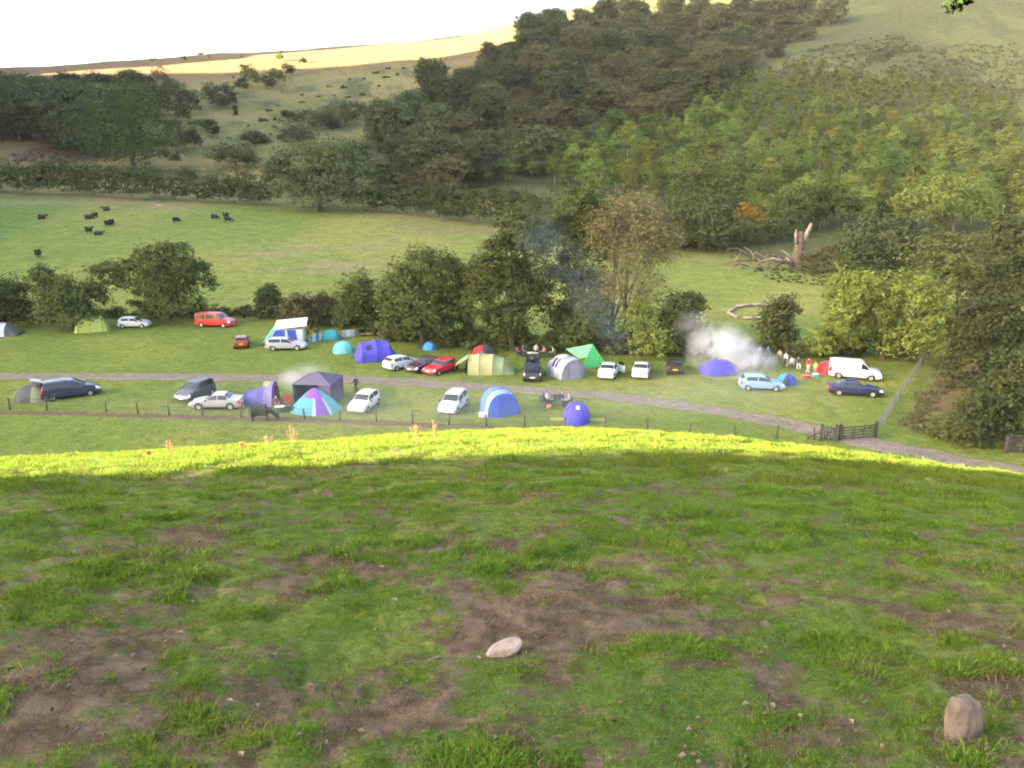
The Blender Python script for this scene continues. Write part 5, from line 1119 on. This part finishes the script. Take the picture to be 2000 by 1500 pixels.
for i, p in enumerate(P): obj('post', pmesh, t, p-P[10], (R(random.uniform(-4, 4)), R(random.uniform(-4, 4)), 0), (1, 1, random.uniform(.85, 1.1)))
for h in (.35, .68, 1.02): m = MB(); m.tube([p-P[10]+Vector((0, -.05, h)) for p in P], .014, 4); obj('wire', m.mesh('wire', wirem), t)
n = 8; A3 = [np.array(FA)*(1-i/n)+np.array(FB)*i/n for i in range(n+1)]; A3 = [Vector((a[0], a[1], z1(a[0], a[1]))) for a in A3]; t = thing('rail_fence', 'weathered grey post and rail fence running away at the right side of the field', 'fence', A3[0]); m = MB(); m.box((0, 0, .45), (.11, .11, 1.5)); pm2 = m.mesh('post', greywood)
for a in A3: obj('post', pm2, t, a-A3[0])
for i in range(n):
    for h in (.38, .72, 1.06):
        m = MB(); a, b2 = A3[i]-A3[0], A3[i+1]-A3[0]; o_ = Vector((_fn[0], _fn[1], 0))*-.08; m.tube([a+o_+Vector((0, 0, h)), b2+o_+Vector((0, 0, h))], .05, 4); obj('rail', m.mesh('rail', greywood), t)
m = MB(); m.tube([(0, 0, -.3), (0, 0, 1.2), (.05, 0, 1.9)], [.16, .14, .12], 8); o = obj('gate_post', m.mesh('gate_post', greywood, True), None, A3[-1]+Vector((.6, .5, 0))); tag(o, 'tall pale grey post at the far end of the rail fence', 'post')
def gate(label, a, b2, bars, h, m_, name='field_gate', posts=True, panel_=False):
    A = Vector(onfield(*a)); B2 = Vector(onfield(*b2)); D = B2-A; D.z = 0; Ln = D.length; t = thing(name, label, 'gate', A, math.atan2(D.y, D.x))
    for i in range(bars): m = MB(); z = .18+(h-.2)*i/(bars-1); m.box((Ln/2, 0, z), (Ln-.16, .045, .09)); obj('bar', m.mesh('bar', m_), t)
    for x in (.1, Ln*.36, Ln*.66, Ln-.1): m = MB(); m.box((x, -.048, h*.5+.1), (.08, .04, h)); obj('upright', m.mesh('upright', m_), t)
    m = MB(); ang_ = math.atan2(h-.3, Ln-.3); m.box((Ln/2, .046, h*.5+.08), (math.hypot(Ln-.3, h-.3), .04, .08), Matrix.Rotation(-ang_, 3, 'Y')); obj('brace', m.mesh('brace', m_), t)
    if posts:
        for x in (-.12, Ln+.12): m = MB(); m.box((x, 0, .55), (.2, .2, 1.7)); obj('gate_post', m.mesh('gate_post', m_), t)
gate('dark wooden five-bar field gate across the track', (1642, 862), (1706, 856), 5, 1.1, darkwood); gate('short dark wooden hurdle left of the five-bar gate', (1606, 862), (1628, 863), 4, 1.1, darkwood, 'hurdle')
t = thing('fence_rail', 'low sloping dark rail joining the wire fence to the hurdle', 'fence', onfield(1578, 860)); q = Vector(onfield(1604, 862))-Vector(t.location); m = MB(); m.tube([(0, 0, .15), q*.5+Vector((0, 0, .55)), q+Vector((0, 0, .75))], .07, 6); obj('rail', m.mesh('rail', darkwood, True), t); m = MB(); m.tube([(0, 0, -.2), (0, 0, .3)], .08, 6); obj('post', m.mesh('post', darkwood), t)
gate('dark boarded gate at the right photo edge under the trees', (1966, 886), (2040, 892), 7, 1.45, darkwood, 'boarded_gate')

# ------------------------------------------------------------------ log ring, fallen tree, stones, docks
logm = mat('log_wood', (.34, .28, .20), .9, noise=.3, nscale=3); lr = [((1421, 613), (1437, 602)), ((1438, 601), (1467, 598)), ((1470, 598), (1489, 597)), ((1491, 597), (1512, 598)), ((1526, 600), (1536, 604)), ((1533, 603), (1545, 612)), ((1545, 613), (1534, 620)), ((1452, 624), (1474, 624)), ((1477, 624), (1500, 623)), ((1420, 613), (1440, 624))]
ringc = G(1482, 611, 60)
for i, (a, b2) in enumerate(lr):
    A = G(*a, 60); B2 = G(*b2, 60); D = B2-A; m = MB(); nn = Vector((0, 0, .2)); r0 = .22+.05*rs.rand(); m.tube([nn, D*.5+nn+Vector((.05, 0, .03)), D+nn], [r0, r0*.95, r0*.85], 8)
    tag(obj('log', m.mesh('log', logm, True), None, A), 'pale log of the ring of logs in the pasture, %s' % ['left end at the back', 'long one at the back left', 'short one at the back middle', 'thin one at the back right', 'short one behind the thin tree', 'right corner at the back', 'right corner at the front', 'front left of the middle', 'front beside the thin tree', 'left corner at the front'][i], 'log', 'ring of logs in the pasture')
g = G(1555, 524, 60); t = thing('fallen_tree', 'broken pale tree stump with its fallen bare branches lying to the left', 'fallen tree', g); dead = mat('dead_wood', (.115, .082, .062), .95, noise=.45, nscale=2.5, bump=.6); deadp = mat('dead_wood_pale', (.25, .205, .165), .95, noise=.35, nscale=2.5)
def W(px, py, dy=0): return at_Y(px, py, g.y+dy)-g
m = MB(); m.tube([W(1556, 532), W(1556, 515), W(1560, 490), W(1563, 468), W(1564, 452)], [1.9, 1.35, 1.05, .9, .5], 9); obj('trunk', m.mesh('trunk', dead, True), t)
m = MB(); m.tube([W(1566, 480), W(1573, 462), W(1580, 448), W(1585, 436)], [.6, .5, .48, .3], 8); obj('broken_limb', m.mesh('broken_limb', deadp, True), t)
m = MB(); m.tube([W(1556, 475, -.6), W(1554, 458, -.6), W(1555, 447, -.5)], [.4, .3, .08], 6); obj('splinter', m.mesh('splinter', deadp, True), t)
for i, (pts_, r0) in enumerate([([(1548, 515), (1510, 505), (1485, 510), (1470, 528)], .30), ([(1500, 506), (1462, 508), (1430, 511), (1416, 516)], .22), ([(1470, 508), (1455, 492), (1436, 484)], .16), ([(1476, 507), (1466, 490), (1452, 482)], .13), ([(1480, 506), (1480, 495), (1477, 480)], .12), ([(1505, 505), (1502, 515), (1499, 530)], .14), ([(1535, 503), (1545, 512), (1548, 528)], .14), ([(1440, 484), (1424, 486), (1418, 490)], .08), ([(1520, 504), (1500, 490), (1490, 482)], .12), ([(1490, 522), (1450, 524), (1402, 523)], .16), ([(1460, 520), (1444, 514), (1424, 522)], .12), ([(1530, 508), (1515, 520), (1520, 532)], .11), ([(1548, 512), (1540, 498), (1526, 488)], .16)]):
    m = MB(); r0 *= 1.5; m.tube([W(x, y, -2.4+1.6*rs.rand()) for x, y in pts_], [r0*(1-.75*k/(len(pts_)-1)) for k in range(len(pts_))], 6); obj('branch', m.mesh('branch', dead if i % 3 else deadp, True), t)
for i in range(34):
    sx_ = rs.uniform(1425, 1545); sy_ = 509+rs.uniform(-4, 6); ex_ = sx_+rs.uniform(-38, 14); ey_ = sy_+rs.choice((-1, 1))*rs.uniform(8, 24); y0_ = -2.5+2*rs.rand(); r0 = rs.uniform(.08, .20)
    m = MB(); m.tube([W(sx_, sy_, y0_), W((sx_+ex_)/2+rs.uniform(-5, 5), (sy_+ey_)/2-rs.uniform(0, 7), y0_), W(ex_, min(ey_, 529), y0_-.5)], [r0, r0*.7, r0*.3], 5); obj('branch', m.mesh('branch', dead if i % 2 else deadp, True), t)
def stone(label, px, dims, rot, seed, col, power=2.6, sink=.25):
    r = np.random.RandomState(seed); b = MB(); rows = []; k = r.rand(12)*6; pl = unit(15, r); pd = (.78 if power < 4 else .92)+.22*r.rand(15)
    for i in range(33):
        f = PI*i/32; row = []
        for j in range(49):
            a = 2*PI*(j % 48)/48; n_ = np.array((math.sin(f)*math.cos(a), math.sin(f)*math.sin(a), math.cos(f))); q = (np.abs(n_)**power).sum()**(-1/power)
            dt = pl@n_; q = min(q, (pd[dt > .05]/dt[dt > .05]).min()*1.05)
            q *= 1+.015*math.sin(n_[0]*13+k[2]+n_[1]*7)+.02*math.sin(n_[2]*9+k[3]+n_[0]*5)
            row.append(tuple(n_*q*np.array(dims)*.5))
        rows.append(row)
    b.grid(rows); me = b.mesh('stone', mat('stone_%d' % seed, col, .9, noise=.3, nscale=14, bump=.5), False); g = G(*px); o = obj('stone', me, None, g+Vector((0, 0, dims[2]*sink)), rot); tag(o, label, 'stone'); return o
stone('flat pale pinkish stone lying on the bare patch of the near slope', (985, 1274), (.19, .11, .062), (R(14), R(-12), R(18)), 3, (.27, .220, .188), 3.2, .30)
stone('brownish pink upright stone standing in the grass at the lower right', (1876, 1444), (.118, .095, .20), (R(-14), R(6), R(10)), 5, (.135, .105, .086), 5.0, .40)
dkm = mat('dock_stem', (.20, .10, .05), .8); dkl = leafmat('dock_seed', (.22, .130, .062), (.36, .215, .105), .1, .3)
for i, (px, top, base, w, lb) in enumerate([(572, 836, 868, 13, 'tallest bushy orange dock on the brow in front of the gazebo'), (525, 850, 871, 9, 'small orange dock left of the tallest one'), (475, 862, 875, 8, 'low orange dock in front of the cow'), (333, 857, 886, 9, 'orange dock alone on the left of the brow'), (813, 826, 860, 11, 'tall orange dock in front of the white people carrier'), (850, 822, 856, 5, 'thin orange dock right of the tall one'), (425, 876, 882, 6, 'very low orange dock far left of the group'), (1077, 832, 841, 8, 'tiny orange dock at the highest part of the brow'), (290, 880, 890, 5, 'faint low dock leftmost on the brow')]):
    g = G(px, base+3); t = thing('dock_plant', lb, 'plant', g, 0, 'dry dock plants on the brow'); Ht = px_h(g, base-top)+.06; ww = px_h(g, w); V = []; L = []
    for k in range(5):
        a = (k-2)/2*ww*.8+rs.randn()*.01; tip = Vector((a, (rs.rand()-.5)*ww, Ht*(.7+.3*rs.rand()))); m = MB(); m.tube([(a*.2, 0, -.05), (a*.6, tip.y*.5, tip.z*.5), tip], [.006, .005, .003], 4); obj('stem', m.mesh('stem', dkm), t); 
        for q in (.5, .65, .8, .95): L.append((a*q, tip.y*q, tip.z*q, ww*.13, ww*.13, Ht*.10))
    V, Fc, a = leaf_cloud(L, 300, .011, 900+i, clump=.5, per=10, low=None); obj('seed_head', mk('seed_head', V, Fc, dkl, False, None, a), t)
# small litter on the near grass
r_ = np.random.RandomState(55); V, Fc, A = [], [], []
for i in range(230):
    px, py = r_.uniform(0, 2000), r_.uniform(1010, 1499); a, b_, c = ray(px, py)
    V.append((px, py))
gl_ = ground([v[0] for v in V], [v[1] for v in V]); V2, F2, A2 = [], [], []
for i, g in enumerate(gl_):
    if np.isnan(g[0]) or g[1] > 14: continue
    s = .006+.016*r_.rand()**2; a = r_.rand()*6.28; o_ = len(V2); z = g[2]+float(micro(np.array([g[0]]), np.array([g[1]]))[0])+.012
    for k, (ux, uy) in enumerate(((1, 0), (.25, .55), (-.9, .1), (-.1, -.5))): V2.append((g[0]+s*(ux*math.cos(a)-uy*math.sin(a)), g[1]+s*(ux*math.sin(a)+uy*math.cos(a)), z+s*.5*(k % 2)+.004))
    V2.append((g[0], g[1], z-.01)); F2 += [(o_, o_+1, o_+2, o_+3), (o_, o_+4, o_+1), (o_+1, o_+4, o_+2), (o_+2, o_+4, o_+3), (o_+3, o_+4, o_)]; A2 += [r_.rand()]*5
tag(obj('leaf_litter', mk('leaf_litter', V2, F2, leafmat('litter', (.10, .065, .045), (.30, .25, .19), .1, .1), False, None, A2)), 'dry leaves and chips of stone strewn on the near grass', kind='stuff')
# the tree the photographer stands under: one twig of it hangs into the top right corner
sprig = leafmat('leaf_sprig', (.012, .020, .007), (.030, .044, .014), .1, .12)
tb_ = Vector((3.4, -2.6, z1(3.4, -2.6))); t = thing('overhanging_tree', 'tree over the camera, only its leafy twig hangs into the top right corner', 'tree', tb_)
L = [(0, 0, 7.6, 3.6, 3.4, 2.2), (-3.2, .4, 7.0, 2.4, 2.4, 1.6), (2.6, .8, 7.2, 2.4, 2.4, 1.8), (-.5, 2.4, 7.4, 2.2, 1.8, 1.6), (0, -2, 7.4, 2.6, 2.4, 1.8), (-5.4, -.6, 7.4, 2.2, 2.0, 1.5)]
obj('trunk', trunk_mesh('trunk', 7.5, .24, [l[:3] for l in L], bark, 71, .35), t)
V, Fc, a = leaf_cloud(L, 9000, .12, 991, clump=.2, per=20, low=None); obj('crown', mk('crown', V, Fc, sprig, False, None, a), t)
tw = [at_Y(1885, -60, 5.2)-tb_, at_Y(1878, -20, 5.15)-tb_, at_Y(1868, 16, 5.1)-tb_]; m = MB(); m.tube([(.6, 2.0, 7.2), tw[0].lerp(Vector((.6, 2.0, 7.2)), .5), tw[0], tw[1], tw[2]], [.05, .03, .012, .006, .003], 6); obj('twig', m.mesh('twig', bark, True), t)
V, Fc, a = leaf_cloud([tuple(at_Y(px, py, 5.1)-tb_)+(r1, r1, r1*.6) for px, py, r1 in ((1866, 8, .06), (1882, -8, .055), (1852, 12, .028), (1892, -45, .09), (1880, -80, .14))], 420, .026, 990, clump=.5, per=8, low=None, fill=.2); obj('leaves', mk('leaves', V, Fc, sprig, False, None, a), t)

# ------------------------------------------------------------------ smoke and haze
def smoke(label, puffs, dens, col=(.86, .87, .92), nscale=.35, lo=.35, hi=.75, seed=0):
    """puffs: (centre, radii, weight); density falls off from each centre and is broken up by noise"""
    c = np.array([p[0] for p in puffs]); r = np.array([p[1] for p in puffs]); mn = (c-r).min(0); mx = (c+r).max(0); b = MB(); b.box((mn+mx)/2, mx-mn)
    m = bpy.data.materials.new('smoke'); m.use_nodes = True; t = m.node_tree; t.nodes.clear(); out = t.nodes.new('ShaderNodeOutputMaterial'); pv = t.nodes.new('ShaderNodeVolumePrincipled'); pv.inputs['Color'].default_value = (*col, 1); pv.inputs['Anisotropy'].default_value = 0.0; pv.inputs['Density Attribute'].default_value = ''
    t.links.new(pv.outputs[0], out.inputs['Volume']); ge = t.nodes.new('ShaderNodeNewGeometry'); acc = None
    n = t.nodes.new('ShaderNodeTexNoise'); n.inputs['Scale'].default_value = nscale; n.inputs['Detail'].default_value = 4; n.inputs['Roughness'].default_value = .6; n.inputs['Distortion'].default_value = .6; of = t.nodes.new('ShaderNodeVectorMath'); of.inputs[1].default_value = (seed*13.7, seed*7.1, seed*3.3); t.links.new(ge.outputs['Position'], of.inputs[0]); t.links.new(of.outputs[0], n.inputs['Vector'])
    for (pc, pr, w) in puffs:
        s1 = t.nodes.new('ShaderNodeVectorMath'); s1.operation = 'SUBTRACT'; s1.inputs[1].default_value = pc; t.links.new(ge.outputs['Position'], s1.inputs[0])
        s2 = t.nodes.new('ShaderNodeVectorMath'); s2.operation = 'DIVIDE'; s2.inputs[1].default_value = pr; t.links.new(s1.outputs[0], s2.inputs[0]); s3 = t.nodes.new('ShaderNodeVectorMath'); s3.operation = 'LENGTH'; t.links.new(s2.outputs[0], s3.inputs[0])
        mr = t.nodes.new('ShaderNodeMapRange'); mr.interpolation_type = 'SMOOTHSTEP'; mr.inputs['From Min'].default_value = 1; mr.inputs['From Max'].default_value = 0; mr.inputs['To Min'].default_value = 0; mr.inputs['To Max'].default_value = w; t.links.new(s3.outputs['Value'], mr.inputs['Value'])
        if acc is None: acc = mr.outputs[0]
        else: a = t.nodes.new('ShaderNodeMath'); a.operation = 'ADD'; t.links.new(acc, a.inputs[0]); t.links.new(mr.outputs[0], a.inputs[1]); acc = a.outputs[0]
    nr = t.nodes.new('ShaderNodeMapRange'); nr.inputs['From Min'].default_value = lo; nr.inputs['From Max'].default_value = hi; t.links.new(n.outputs['Fac'], nr.inputs['Value'])
    mu = t.nodes.new('ShaderNodeMath'); mu.operation = 'MULTIPLY'; t.links.new(acc, mu.inputs[0]); t.links.new(nr.outputs[0], mu.inputs[1]); md = t.nodes.new('ShaderNodeMath'); md.operation = 'MULTIPLY'; md.inputs[1].default_value = dens; t.links.new(mu.outputs[0], md.inputs[0]); t.links.new(md.outputs[0], pv.inputs['Density'])
    o = obj('smoke', b.mesh('smoke', m)); tag(o, label, kind='stuff'); return o
def puff(px, py, Y, rx, ry, rd, w):
    c = at_Y(px, py, Y); s = Y/F*1.0; return (tuple(c), (rx*s, rd, ry*s), w)
yf = p0(1495, 718)[1]
smoke('thick white campfire smoke drifting left from the people on the right', [puff(1495, 706, yf, 36, 24, 2.0, .9), puff(1462, 700, yf-.5, 56, 36, 2.5, .9), puff(1420, 690, yf-1.0, 64, 44, 3.0, .9), puff(1400, 664, yf-1.2, 72, 46, 3.0, .8), puff(1440, 672, yf-1.2, 50, 34, 3.0, .4), puff(1370, 690, yf-1.2, 40, 44, 3.0, .35), puff(1355, 640, yf-1.0, 50, 46, 3.0, .10), puff(1440, 735, yf-3.0, 90, 36, 3.5, .22), puff(1470, 712, yf-3, 60, 30, 2.5, .45)], 2.2, nscale=.42, lo=.40, hi=.72, seed=1)
smoke('thin bluish smoke rising in front of the ash tree', [puff(1205-15*k-(4*k if k > 6 else 0)+12*math.sin(k*1.7), 668-26*k, 82-.2*k, 62+2*k, 58+2*k, 3.2, .55*(1-.05*k)) for k in range(10)], .045, (.58, .72, .98), .42, .36, .68, 2)
smoke('pale smoke beside the plum gazebo', [puff(566, 742, p0(580, 772)[1]-1, 34, 24, 2, .8), puff(590, 752, p0(580, 772)[1]-1, 30, 30, 2, .6), puff(600, 725, p0(580, 772)[1], 70, 20, 3, .3)], .55, nscale=.4, lo=.32, hi=.66, seed=3)
smoke('thin veil of smoke lying over the lower part of the camp', [((-12.0, 62.0, 1.6), (30, 11, 2.4), 1.0), ((10.0, 63.0, 1.2), (20, 8, 2.2), .8), ((20.0, 68.0, 1.4), (14, 9, 2.4), .8)], .022, (.80, .86, .90), .10, .25, .65, 4)
hz = MB(); hz.box((0, 0, 205), (3700, 3700, 416)); hm = bpy.data.materials.new('haze'); hm.use_nodes = True; t_ = hm.node_tree; t_.nodes.clear(); ho = t_.nodes.new('ShaderNodeOutputMaterial'); hv = t_.nodes.new('ShaderNodeVolumePrincipled'); hv.inputs['Color'].default_value = (.86, .84, .90, 1); hv.inputs['Density'].default_value = .000045; hv.inputs['Anisotropy'].default_value = 0.0; t_.links.new(hv.outputs[0], ho.inputs['Volume'])
HAZE = obj('haze', hz.mesh('haze', hm)); tag(HAZE, 'thin summer evening haze in the valley', kind='stuff')
